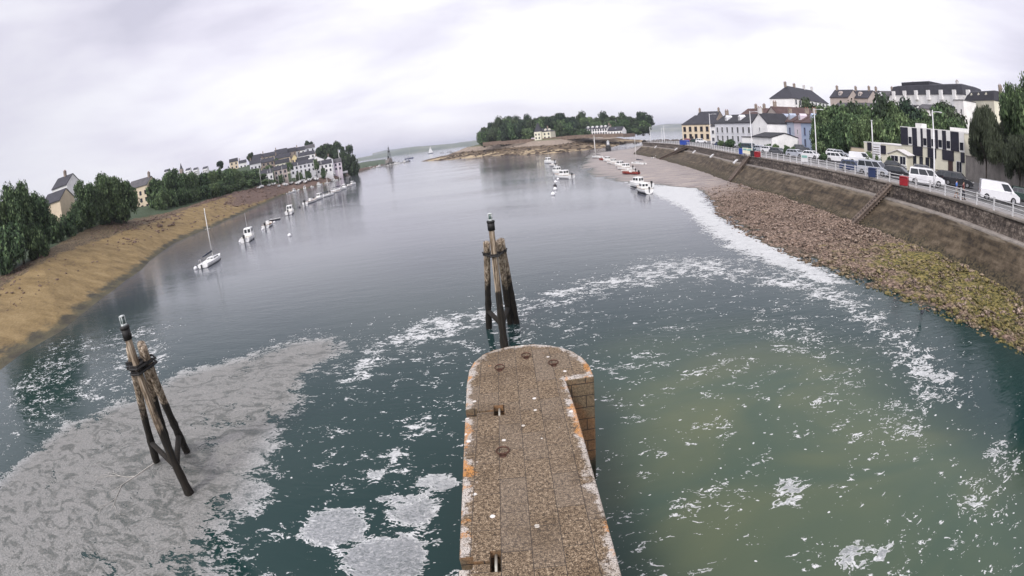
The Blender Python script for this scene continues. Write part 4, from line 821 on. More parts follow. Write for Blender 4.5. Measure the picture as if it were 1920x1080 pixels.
add_window(k_, -.6, -2.13, 1.5, 1.5, 1.4, 'w'); add_window(k_, .95, -2.13, 1.5, 1.2, 1.4, 'w'); b = MB(); b.box((0, -2.12, .45), (3.2, .06, .7)); b.build('counter', m_frame, k_)
def wallrun(name, label, pts, h_, th_, mat, z0=5.7, cap=None):
    r = thing(name, label, 'wall', (pts[0][0], pts[0][1], z0)); b = MB(); cb_ = MB(); q = [Vector((p[0]-pts[0][0], p[1]-pts[0][1], 0)) for p in pts]
    for i in range(len(q)-1):
        m_ = (q[i]+q[i+1])/2; d = q[i+1]-q[i]; a = math.atan2(d.y, d.x); b.box((m_.x, m_.y, h_/2), (d.length, th_, h_), a); cb_.box((m_.x, m_.y, h_+.05), (d.length+.02, th_+.12, .1), a)
    b.build('wall_body', mat, r); cb_.build('coping', m_cope, r); return r
p1 = far(1594, 280, 115); p2 = far(1636, 281, 108); wallrun('yellow_wall', 'low pale yellow wall at the back of the car park', [p1, p2], 2.3, .25, W_['cream'], 5.7)
p1 = far(1812, 290, 86.6); p2 = far(1884, 300, 72); p3 = far(1925, 300, 66); wallrun('grey_yard_wall', 'tall grey rendered yard wall running right from the checkered hall', [p1, p2, p3], 3.6, .3, W_['grey'], 5.7)
p = far(1643, 268, 88); s_ = thing('totem_sign', 'white and grey panelled sign cabinet at the left end of the checkered hall', 'sign', (p.x, p.y, 5.7), R(-45)); b = MB(); b.box((0, 0, 1.9), (1.5, .5, 3.8)); b.build('cabinet', W_['greyw'], s_); b = MB(); b.box((0, 0, 3.95), (1.7, .7, .3)); b.build('cap', m_frame, s_)
for k in range(4): MB().box((0, -.27, 2.2+k*.36), (1.1, .04, .1)).build('slat', m_shut, s_)
# ================================================================ ISLAND buildings
r, wd_, h_, zr = house('turreted_manor', 'cream manor with pointed slate turret at the foot of the island wood', (1002, 247.5, 424), (1032, 247, 418), 8.6, 10, (1017, 241), 'pale', 'slate', 2, 4, (1.4, 1.6), 'n', 'hip', (.7,), (.65, .88), fl=3.0, base=.7, cat='manor')
b = MB(); b.box((3.9, -1.2, h_/2), (6, 3, h_+.8)); b.build('front_bay', W_['pale'], r); b = MB(); T_ = [(.9, -2.8), (6.9, -2.8), (6.9, 2), (.9, 2)]; c_ = (3.9, -.4)
b.loft([[(x_, y_, h_+.4) for x_, y_ in T_], [(c_[0]+(x_-c_[0])*.62, c_[1]+(y_-c_[1])*.62, h_+3.6) for x_, y_ in T_], [(c_[0]+(x_-c_[0])*.10, c_[1]+(y_-c_[1])*.10, h_+8.0) for x_, y_ in T_]]); b.build('turret_roof', RM['slate'], r)
b = MB(); b.box((.4, 3, h_+1.5), (.8, 1.1, 4)); b.build('chimney', m_trim, r)
for x_ in (2.4, 5.2):
    for z_ in (1.8, 4.7): add_window(r, x_, -2.73, z_, 1.2, 1.5, 'n')
b = MB(); b.box((-1.6, .8, 1.2), (3, 3, 2.4)); b.build('porch', W_['pink'], r)
r, wd_, h_, zr = house('long_island_house', 'long white island house with a row of dormers standing before the wood', (1096, 240.5, 440), (1138, 241.5, 430), 9, 10, (1117, 236), 'white', 'slate', 2, 9, (1.4, 1.9), 'n', 'gable', (.01, .99), (.12, .32, .52, .72, .9), fl=2.9, base=.6)
house('island_annexe', 'lower pale annexe joined to the right end of the long island house', (1138.6, 243.5, 430), (1166, 246, 424), 9, 9, (1152, 237.5), 'white', 'slate', 2, 5, (1.1, 1.4), 'n', 'gable', (.1,), (), (.5,), fl=2.7, base=.5)
isw = []
for x_, y_, d_ in ((905, 267, 424), (940, 266, 424), (980, 262, 424), (1000, 262, 424), (1034, 259, 418), (1060, 256, 420), (1095, 253.5, 424), (1130, 252, 420), (1168, 251.5, 414), (1190, 251, 430)): q = far(x_, y_, d_); isw.append((q.x, q.y, q.z))
r = thing('island_terrace_wall', 'long low stone terrace wall running under the trees of the island', 'wall', (0, 0, 0)); b = MB()
for i in range(len(isw)-1):
    a, c = Vector(isw[i]), Vector(isw[i+1]); d = c-a; b.box(((a.x+c.x)/2, (a.y+c.y)/2, (a.z+c.z)/2-1.0), (math.hypot(d.x, d.y), .6, 3.0), math.atan2(d.y, d.x))
b.build('wall_body', paint('terrace_stone', (.17, .125, .095), .9, var=.4, scale=.6, bump=.4), r)
# island wood: every crown that shows along the skyline and the front of the wood
rnd = random.Random(21)
ORD = 'first second third fourth fifth sixth seventh eighth ninth tenth eleventh twelfth thirteenth fourteenth fifteenth sixteenth seventeenth eighteenth nineteenth twentieth twenty-first twenty-second twenty-third twenty-fourth twenty-fifth'.split()
def isl_tree(px, ptop, dist, wpx, kind, label, grp='trees of the island wood'):
    top = far(px, ptop, dist); bz = max(iz(top.x, top.y), 8.3); wd = wpx/960*dist*1.05; tree(kind, (top.x, top.y, bz-.8), wd, (top.z-bz+.8)*1.0, label, grp)
sky_line = [(909, 240, 20, 'dark', 'dark evergreen at the far left tip of the island wood'), (925, 232, 24, 'dark', 'rounded evergreen second from the left tip of the island wood'), (941, 222, 26, 'pine', 'umbrella-crowned pine in the left part of the island skyline'), (958, 219, 26, 'dark', 'broad dark evergreen left of the manor turret skyline'),
            (976, 218, 22, 'pine', 'pine on the island skyline above the space left of the manor'), (990, 219, 20, 'dark', 'dark crown directly left above the manor turret'), (1006, 217, 24, 'pine', 'pine directly above the manor turret'), (1022, 212, 26, 'pine', 'tall flat-topped pine above the right end of the manor'),
            (1036, 208, 28, 'pine', 'tallest pine of the island wood'), (1050, 214, 22, 'dark', 'dark crown just right of the tallest pine on the island'), (1066, 214, 26, 'pine', 'wide pine between the manor and the long island house'), (1083, 215, 24, 'dark', 'dark rounded crown left above the long island house'),
            (1100, 220, 22, 'round', 'lower green crown left behind the long island house'), (1112, 216, 24, 'pine', 'pine over the left dormers of the long island house'), (1130, 215, 26, 'dark', 'dark crown over the middle of the long island house'), (1150, 211, 30, 'pine', 'broad high pine over the right end of the long island house'),
            (1168, 214, 24, 'dark', 'dark crown above the island annexe'), (1186, 214, 24, 'pine', 'pine third from the right end of the island wood'), (1203, 211, 26, 'dark', 'high dark tree at the right end of the island wood'), (1215, 224, 14, 'pine', 'ragged leaning pine at the rightmost edge of the island wood')]
for i, (px, pt, wpx, kd, lab) in enumerate(sky_line): isl_tree(px, pt-1, 462+(i % 3)*9, wpx+15, kd, lab)
for i, px in enumerate(range(908, 1215, 13)):
    if 998 < px < 1036 or 1092 < px < 1170: d_ = 447
    else: d_ = 436
    isl_tree(px+rnd.uniform(-3, 3), 236+rnd.uniform(-6, 6)+(px < 930)*8-(d_ == 447)*8, d_, 28+rnd.uniform(-2, 6), ('round', 'dark')[i % 2], ORD[i]+' crown from the left in the lower front rank of the island wood', 'front rank of the island wood')
for i, px in enumerate(range(930, 1210, 17)): isl_tree(px, 226+rnd.uniform(-3, 4), 452, 36, ('dark', 'round', 'dark')[i % 3], ORD[i]+' crown from the left in the middle rank of the island wood', 'middle rank of the island wood')
# --- dark rocks and beacon beyond the quay
for (px, py, d_, n_, r_, lab) in ((1245, 256, 470, 60, 2.2, 'low dark reef showing beyond the end of the quay'),):
    q = far(px, py, d_); sp_ = [(q.x+rnd.gauss(0, 13), q.y+rnd.gauss(0, 9), rnd.uniform(-.3, 1.2), rnd.uniform(1.2, 3.4)) for _ in range(90)]; rock_field('reef', lab, sp_, _mats['weed_rock'], 12)
q = at(1141, 281, 0); bc = thing('channel_beacon', 'small white-topped beacon on a dark base in the channel before the island', 'beacon', q); b = MB(); b.tube([(0, 0, -2), (0, 0, 2.8)], [1.7, 1.5], 14); b.build('base', m_black, bc, True); b = MB(); b.tube([(0, 0, 2.8), (0, 0, 5.0)], [1.0, .8], 12); b.tube([(0, 0, 5.0), (0, 0, 5.25)], 1.1, 12); b.build('tower', m_frame, bc, True); b = MB(); b.sphere((0, 0, 5.6), .5); b.build('lantern', m_wpost, bc, True)
q = at(1116, 289, 0); b = MB(); b.tube([(0, 0, -1), (0, 0, 7.2)], [.14, .09], 8); b.box((0, 0, 7.1), (.5, .1, .5)); b.box((.4, 0, 6.2), (.8, .06, .06)); o = b.build('channel_post', m_trim, None, True); o.location = q; tag(o, 'thin pale marker post standing left of the channel beacon', 'marker post')
#PART5
# ================================================================ LEFT BANK: houses and trees
house('bank_house', 'white gabled house high behind the big rounded trees of the left bank', (97, 352, 178), (125, 347, 174), 10, 10, (110, 334), 'white', 'slate', 3, 3, (1.1, 1.5), 'n', 'gable', (.5,), rwin=(2, 2))
house('bank_house', 'cream-white house lower down beside the leftmost dark tree', (78, 385, 150), (112, 374, 146), 8.5, 9, (96, 362), 'cream', 'slate', 2, 4, (1.1, 1.6), 'n', 'gable', (), rwin=(2, 2))
house('bank_house', 'pale house glimpsed between the big rounded trees and the long tree belt', (238, 352, 205), (276, 348, 200), 9, 9, (258, 337), 'cream', 'grey', 3, 4, (1.1, 1.6), 'n', 'gable', (.9,), rwin=(2, 2))
def bank_tree(px, ptop, dist, wpx, kind, label, grp=None, **k):
    top = far(px, ptop, dist); bz = lz(top.x, top.y); tree(kind, (top.x, top.y, bz-.5), wpx/960*dist, max(top.z-bz+.5, 3), label, grp, **k)
bank_tree(22, 348, 112, 95, 'near', 'huge dark tree at the left edge of the picture', None)
bank_tree(58, 362, 118, 80, 'near', 'dark tree directly right of the huge tree at the left edge', None)
bank_tree(-30, 352, 112, 90, 'near', 'dark tree cut by the left border of the picture', None)
bank_tree(10, 420, 106, 90, 'round', 'lower dark bush mass under the huge tree at the left edge', None); bank_tree(62, 430, 111, 60, 'round', 'rounded bush at the foot of the two leftmost trees', None)
bank_tree(150, 338, 142, 66, 'near', 'big rounded tree in front of the white gabled bank house', None); bank_tree(196, 326, 148, 92, 'near', 'largest rounded dome tree of the left bank', None); bank_tree(226, 340, 152, 52, 'round', 'rounded tree at the right flank of the largest dome tree', None)
for i, (px, pt, w_) in enumerate(((100, 405, 36), (122, 396, 34), (140, 392, 40), (166, 385, 44), (196, 382, 46), (222, 380, 40))): bank_tree(px, pt, 128+i*5, w_, 'round', ORD[i]+' bush from the left in the hedge above the left sand', 'bushes above the left sand')
labs = ['tree at the left end of the long green belt', 'tree second from the left end of the long green belt']
rnd = random.Random(9)
for i, px in enumerate(range(290, 492, 15)):
    d_ = np.interp(px, [290, 400, 490], [190, 222, 285]); bank_tree(px+rnd.uniform(-4, 4), np.interp(px, [290, 320, 370, 420, 470, 490], [334, 326, 326, 316, 322, 332])+rnd.uniform(-4, 4), d_, rnd.uniform(30, 40), ('round', 'near', 'round')[i % 3], ORD[i]+' tall crown from the left in the long green belt of the left bank', 'long green tree belt')
for i, px in enumerate(range(296, 500, 14)):
    d_ = np.interp(px, [290, 400, 490], [180, 212, 268]); bank_tree(px+rnd.uniform(-4, 4), np.interp(px, [290, 400, 470, 500], [364, 346, 336, 340])+rnd.uniform(-4, 4), d_, rnd.uniform(26, 36), 'round', ORD[i]+' low crown from the left at the foot of the left bank belt', 'lower rank of the tree belt')
bank_tree(508, 337, 285, 26, 'round', 'low bush standing out on the shore right of the tree belt', None)
for px, pt, d_, w_, lab in ((468, 281, 390, 20, 'lone umbrella pine left of the village roofs'), (411, 297, 330, 22, 'thin wind-bent pine above the green belt'), (578, 259, 425, 24, 'dark round-headed pine at the top of the village'), (606, 264, 400, 34, 'broad pine right of the round-headed pine'), (622, 258, 385, 30, 'tall flat-topped pine at the right end of the village'), (638, 260, 378, 28, 'tall pine nearest the open water at the end of the village')): bank_tree(px, pt, d_, w_, 'pine', lab)
for px, pt, d_, w_, lab in ((598, 280, 398, 34, 'dark evergreen mass under the village pines'), (620, 282, 385, 34, 'second dark evergreen under the village pines'), (652, 286, 372, 22, 'dome-shaped dark tree nearest the water at the village end')): bank_tree(px, pt, d_, w_, 'dark', lab)
# village
vill = [(468, 300, 491, 296, 400, 290, 'white', 'slate', 'leftmost white house of the top village row'), (491.5, 296, 515, 290, 402, 286, 'cream', 'slate', 'cream house second from left in the top village row'), (515.5, 289, 539, 285, 405, 279, 'white', 'slate', 'white house third from left in the top village row'),
        (539.5, 285, 555, 282.5, 408, 277, 'stone', 'dark', 'dark stone house in the middle of the top village row'), (555.5, 283, 572, 280, 410, 275, 'white', 'slate', 'white house second from right in the top village row'), (572.5, 278, 590, 275, 414, 271, 'greyw', 'grey', 'grey house at the right end of the top village row beside the pines'),
        (515, 298, 544, 293, 372, 288, 'cream', 'slate', 'cream house at the left of the middle village row'), (546, 298, 558, 296, 368, 289, 'yellow', 'slate', 'yellow gabled house in the centre of the village'), (559, 292, 590, 288, 375, 284, 'white', 'slate', 'long white house at the right of the middle village row'),
        (557, 302, 578, 299.5, 350, 294, 'white', 'dark', 'low white house below the long white village house'), (579, 302, 607, 298.5, 345, 292, 'white', 'slate', 'large bright white gabled house near the right end of the village'), (608.5, 300, 624, 298, 350, 293, 'greyw', 'slate', 'grey-white house just right of the large bright gabled house'),
        (625, 304, 640, 303, 352, 297, 'pink', 'grey', 'pinkish house at the foot of the tall pines'), (544, 310, 590, 304, 332, 301, 'greyw', 'slate', 'long grey-white quayside house behind the masts'), (468, 308, 489, 304, 360, 299, 'greyw', 'slate', 'grey-white house at the left end of the lower village rows'),
        (490, 305, 514, 301, 352, 296, 'stone', 'slate', 'brown stone house below the cream top-row house'), (489, 326, 511, 322, 300, 317, 'white', 'slate', 'white boat shed at the left end of the village waterfront'), (513, 319, 538, 315, 308, 310, 'beige', 'slate', 'beige waterfront house with slate roof behind the leftmost masts'),
        (592, 309, 622, 305, 335, 300, 'white', 'slate', 'white waterfront building at the right end of the village'), (430, 304, 446, 301, 400, 297, 'cream', 'dark', 'small cream house on the ridge left of the lone pine'), (448, 306, 462, 303, 396, 300, 'white', 'slate', 'small white house on the ridge under the lone pine'),
        (516, 307, 543, 303, 345, 298, 'pale', 'dark', 'pale yellow house below the cream middle-row house')]
for (xl, yl, xr, yr, d_, ry, wl_, rf, lab) in vill:
    a_ = far((xl+xr)/2, (yl+yr)/2, d_); z0 = max(min(lz(a_.x, a_.y)-1, a_.z-4.5), a_.z-10)
    house('village_house', lab, (xl, yl, d_), (xr, yr, d_), z0, 8, ((xl+xr)/2, ry), wl_, rf, 2 if a_.z-z0 < 7 else 3, max(2, int((xr-xl)/7)), (1.2, 1.6), 'n', 'gable' if lab.find('gabled') < 0 else 'front', (.1,) if rf == 'slate' else (), fl=2.8, base=max(.7, a_.z-z0-5.6), group='houses of the hillside village')
for px, pt, d_, w_, lab in ((502, 308, 318, 13, 'small tree right of the leftmost waterfront boat shed'), (478, 316, 330, 18, 'tree at the left foot of the village houses'), (541, 304, 324, 12, 'small tree between the beige and the long waterfront houses'), (592, 300, 326, 12, 'small tree at the right end of the long quayside house'), (516, 296, 362, 12, 'tree between the brown stone house and the pale yellow village house'), (560, 322, 318, 12, 'bush before the middle of the long quayside house'), (577, 320, 320, 11, 'second bush before the long quayside house'), (606, 316, 328, 11, 'bush before the right-hand waterfront building'), (526, 326, 304, 12, 'bush on the shore before the beige waterfront house')):
    top = far(px, pt, d_); tree('round', (top.x, top.y, top.z-6.5), w_/960*d_, 6.5, lab, 'small trees among the village houses')
# far town and spire on the ridge left
for i, (px, py, w_, lab) in enumerate(((312, 321, 9, 'tiny pale far house left of the distant spire'), (326, 320, 8, 'tiny pale far house just left of the distant spire'), (352, 319, 9, 'tiny pale far house right of the distant spire'), (366, 318, 8, 'second tiny pale far house right of the distant spire'), (384, 316, 9, 'tiny far house nearest the wind-bent pine'))):
    a_ = far(px, py, 760); house('far_house', lab, (px-w_/2, py, 760), (px+w_/2, py, 758), a_.z-8, 10, (px, py-3.5), 'white', 'slate', 2, 3, (1.4, 1.8), 'n', 'gable', group='far houses on the left ridge')
a_ = far(340, 318, 800); sp0 = thing('church_spire', 'distant church spire on the ridge at the left', 'church', (a_.x, a_.y, a_.z-10)); b = MB(); b.box((0, 0, 5), (5, 5, 12)); b.build('tower', W_['stone'], sp0); b = MB(); b.tube([(0, 0, 11), (0, 0, 20)], [2.6, .1], 8); b.build('steeple', RM['dark'], sp0)

# ================================================================ RIGHT: trees
def rt(px, ptop, dist, wpx, kind, label, grp=None, zb=None):
    top = far(px, ptop, dist); s_ = top.x-qx(min(top.y, 218)); bz = float(town_z(s_, 0)) if zb is None else zb; tree(kind, (top.x, top.y, bz-.3), wpx/960*dist, top.z-bz+.3, label, grp)
rnd = random.Random(31)
for i, px in enumerate(range(1548, 1800, 21)): rt(px+rnd.uniform(-5, 5), np.interp(px, [1540, 1580, 1660, 1720, 1790], [204, 198, 192, 200, 210])+rnd.uniform(-4, 4), 128-i*.8, rnd.uniform(40, 54), ('near', 'round', 'dark')[i % 3], ORD[i]+' tall crown from the left in the dense tree belt behind the car park', 'dense tree belt behind the car park')
for i, px in enumerate(range(1546, 1790, 24)): rt(px+rnd.uniform(-5, 5), np.interp(px, [1540, 1560, 1640, 1790], [232, 218, 216, 226])+rnd.uniform(-4, 4), 119-i*.6, rnd.uniform(38, 50), 'near' if i % 2 else 'round', ORD[i]+' lower crown from the left in front of the car park tree belt', 'front of the tree belt')
rt(1523, 193, 190, 22, 'dark', 'small dark conical tree in front of the long apartment block'); rt(1776, 196, 135, 30, 'dark', 'dark tree before the white stair tower')
rt(1846, 196, 72, 84, 'tallwillow', 'grey-green weeping tree beside the checkered hall', None, 5.8); rt(1835, 218, 84, 60, 'tallwillow', 'smaller weeping tree behind the right corner of the hall', None, 5.8)
rt(1935, 124, 76, 130, 'tall', 'tallest dark tree at the right edge of the picture', None, 5.8); rt(1898, 150, 82, 88, 'tall', 'tall dark tree left of the tallest tree at the right edge', None, 5.8); rt(1912, 250, 66, 80, 'tallwillow', 'drooping dark tree over the grey yard wall', None, 5.8)
rt(1868, 215, 80, 66, 'tallwillow', 'weeping tree between the hall and the tallest trees', None, 5.8); rt(2010, 150, 62, 170, 'tall', 'tall broad tree just beyond the right border of the picture', None, 5.8)
tree('tall', (55, 19.5, 5.7), 10, 18, 'tall tree on the promenade just outside the right border, mirrored in the water'); tree('tall', (53, 11, 5.7), 10, 17, 'second tall tree outside the right border, nearer the camera'); tree('tall', (54, 3, 5.7), 10, 17, 'third tall tree outside the right border, nearest the camera')
for px, py, d_, w_, h_, lab in ((1586, 292, 100, 24, 0, ''),): pass
def shrub(px, py_top, dist, wpx, label, group=None):
    top = far(px, py_top, dist); tree('shrub', (top.x, top.y, 5.75), wpx/960*dist, max(top.z-5.75, .8), label, group, 'shrub')
for px, py, d_, w_, lab in ((1370, 259, 140, 26, 'green bush left of the white garage'), (1352, 261, 145, 18, 'small bush under the long white building'), (1388, 266, 138, 14, 'dark bush at the left corner of the garage'), (1440, 268, 118, 24, 'green bush behind the silver parked car'), (1455, 268, 116, 20, 'green bush in front of the beige house'), (1474, 270, 106, 18, 'tall dark bush beside the grey parked car'), (1486, 272, 104, 16, 'dark leaning shrub between the parked cars'),
                          (1537, 262, 112, 34, 'dry orange-brown hedge at the left foot of the tree belt'), (1545, 284, 92, 24, 'dark bush left of the white off-road car'), (1627, 282, 93, 28, 'dark clipped bush behind the white minibus'), (1644, 284, 88, 22, 'dark bush at the foot of the totem sign'), (1668, 290, 84, 16, 'small dark bush left of the ticket kiosk')): shrub(px, py, d_, w_, lab)

# ================================================================ RAILING, LAMPS, QUAY DETAILS
m_rail = paint('rail_white', (.62, .62, .62), .5, .1, var=.12); fn = thing('railing', 'white railing running along the top of the quay wall', 'railing', (0, 0, 5.86)); b = MB()
yr_ = [10+2.55*k for k in range(0, 82)]
for h_ in (.35, .68, 1.0): b.tube([(qx(v)+.25, v, h_) for v in yr_], .028 if h_ < 1 else .04, 5)
b.build('rails', m_rail, fn, True); pb_ = MB(); pb_.box((0, 0, .54), (.12, .14, 1.08)); pb_.box((0, 0, 1.1), (.15, .17, .05)); po = pb_.build('post', m_rail, fn); po.location = (qx(yr_[0])+.25, yr_[0], 0)
for v in yr_[1:]:
    c_ = po.copy(); C.objects.link(c_); c_.parent = fn; c_.location = (qx(v)+.25, v, 0)
def lamp(px, pyt, dist, label, side=1):
    top = far(px, pyt, dist); h_ = top.z-5.86; r = thing('street_lamp', label, 'street lamp', (top.x, top.y, 5.86), 0, 'street lamps along the quay'); b = MB(); b.tube([(0, 0, 0), (0, 0, 1.2), (0, 0, h_)], [.13, .11, .06], 10); b.build('pole', m_rail, r, True)
    b = MB(); b.tube([(0, 0, h_-.25), (1.0, .2, h_-.12), (1.6, .3, h_-.1)], .04, 6); b.build('arm', m_rail, r, True); b = MB(); b.box((1.9, .35, h_-.1), (.8, .28, .12), .18); o = b.build('lamp_head', m_frame, r); bevel(o, .04)
    return r
for px, py, d_, lab in ((1748, 206, 59, 'tall white street lamp in front of the checkered hall'), (1526, 203, 86, 'white street lamp beside the pale blue end-of-terrace house'), (1405.5, 208, 108, 'white street lamp before the white gable'), (1329.5, 213, 136, 'white street lamp between the cream house and the long white building'), (1218, 238, 214, 'white lamp post at the far end of the quay'), (1240, 240, 215, 'thin lamp post second from the far end of the quay'), (1244, 236, 190, 'thin lamp post third from the far end of the quay')): lamp(px, py, d_, lab)
q = far(1634, 225, 84); b = MB(); b.tube([(0, 0, 0), (0, 0, q.z-5.8)], [.12, .09], 8); b.box((0, 0, q.z-5.9), (.25, .25, .2)); o = b.build('flag_pole', m_rail, None, True); o.location = (q.x, q.y, 5.8); tag(o, 'bare white pole at the left end of the checkered hall', 'pole')
m_red = paint('red_plastic', (.26, .008, .015), .4); m_blk = paint('black_plastic', (.02, .02, .025), .5); m_blue = paint('blue_plastic', (.02, .06, .32), .4); m_dblue = paint('dark_blue_plastic', (.015, .03, .09), .4)
def life_ring_box(px, py, label, mat, w_=.95, h_=1.25, name='bin', cat='bin'):
    q = at(px, py, 5.86); r = thing(name, label, cat, q, R(-60)); b = MB(); b.prism([(-w_/2, .12), (w_/2, .12), (w_/2*1.05, h_), (-w_/2*1.05, h_)], -w_*.4, w_*.4, 'y'); o = b.build('body', mat, r); bevel(o, .07, 3); b = MB(); b.prism([(-w_/2*1.12, h_), (w_/2*1.12, h_), (w_/2*.8, h_+.16), (-w_/2*.8, h_+.16)], -w_*.46, w_*.46, 'y'); o = b.build('lid', mat, r); bevel(o, .04, 2)
    for s in (-1, 1): MB().tube([(s*w_*.5, w_*.3, .1), (s*w_*.56, w_*.3, .1)], .1, 8).build('wheel', m_blk, r)
    return r
life_ring_box(1695, 350, 'bright red wheeled bin behind the railing next to the white people carrier', m_red, 1.0, .95); life_ring_box(1420.5, 296, 'red bin behind the railing near the quayside steps', m_red, 1.0, 1.0)
life_ring_box(1636, 334, 'dark blue bin behind the railing before the silver-blue car', m_dblue, 1.0, 1.1); life_ring_box(1391, 290, 'blue bin behind the railing left of the pale noticeboards', m_blue, 1.0, 1.1); life_ring_box(1284, 272, 'bright blue container at the far part of the railing', m_blue, 2.6, 1.5, 'container', 'container')
life_ring_box(1411, 294, 'black bin just left of the nearer steps red bin', m_blk, .7, 1.0)
for px, py, lab in ((1398, 292, 'left pale noticeboard fixed at the quay railing'), (1406, 293.5, 'right pale noticeboard fixed at the quay railing'), (1509, 309, 'pale green and white panel board beside the second lamp')):
    q = at(px, py, 5.86); r = thing('notice_board', lab, 'notice board', q, R(-60)); b = MB(); b.box((0, 0, 1.0), (1.3, .08, 1.1)); b.build('board', W_['pale'] if px < 1500 else m_frame, r); b = MB(); b.box((0, -.06, 1.25), (1.0, .03, .35)); b.build('picture', paint('board_green', (.2, .38, .34), .6), r)
    for s in (-.6, .6):
        b = MB(); b.tube([(s, 0, 0), (s, 0, 1.6)], .04, 6); b.build('post', m_rail, r)
for i, (px, py, lab) in enumerate(((1420, 300, 'white drain chute on the quay wall nearest the central steps'), (1353.5, 290, 'white drain chute second along the quay wall'), (1309, 283, 'white drain chute third along the quay wall'), (1277, 278, 'white drain chute fourth along the quay wall'), (1249.5, 273.5, 'white drain chute farthest along the quay wall'))):
    q = at(px, py, 4.5); q.x = qx(q.y)-.45; b = MB(); b.prism([(-.9, -.5), (-.1, .15), (.35, .25), (.35, .0), (-.1, -.1), (-.8, -.75)], -.3, .3, 'y'); o = b.build('drain_chute', m_frame); o.location = (q.x, q.y, 4.5); tag(o, lab, 'drain', 'white drain chutes on the quay wall')
q = at(1693, 391, 3); b = MB(); b.tube([(.5, 0, 0), (-.35, 0, -.15)], .2, 10); o = b.build('outfall_pipe', m_black); o.location = q; tag(o, 'dark outfall pipe end sticking out of the sloping quay wall', 'pipe')

# ================================================================ VEHICLES
m_tyre = paint('tyre_rubber', (.018, .018, .018), .85); m_rim = paint('wheel_rim', (.30, .30, .31), .35, .6); m_cg = paint('car_glass', (.02, .025, .03), .06, var=.2, scale=.5); m_hl = paint('headlight', (.6, .6, .62), .15); m_tl = paint('tail_light', (.25, .01, .01), .25); m_plate = paint('number_plate', (.6, .6, .55), .5)
PC = {'white': (.74, .74, .75), 'silver': (.40, .42, .46), 'black': (.015, .016, .02), 'grey': (.09, .095, .105), 'blue': (.03, .05, .12), 'teal': (.02, .055, .07), 'green': (.02, .05, .04), 'red': (.30, .015, .02)}
PM = {k: paint('car_paint_'+k, v, .28, .05, var=.08, scale=.6, coat=.6) for k, v in PC.items()}
SH = {  # length, width, height, belt, bonnet height, (rear base, rear top, front top, front base) of the cabin along x
    'hatch': (4.1, 1.75, 1.48, .92, .86, (-1.95, -1.5, .35, 1.15)), 'suv': (4.5, 1.88, 1.68, 1.02, 1.0, (-2.15, -1.85, .45, 1.15)), 'van': (5.1, 1.95, 1.98, 1.12, 1.05, (-2.5, -2.42, 1.05, 1.85)), 'mpv': (4.9, 1.92, 1.88, 1.05, 1.0, (-2.4, -2.25, .75, 1.6)), 'wagon': (4.6, 1.8, 1.46, .92, .86, (-2.2, -1.9, .35, 1.2))}
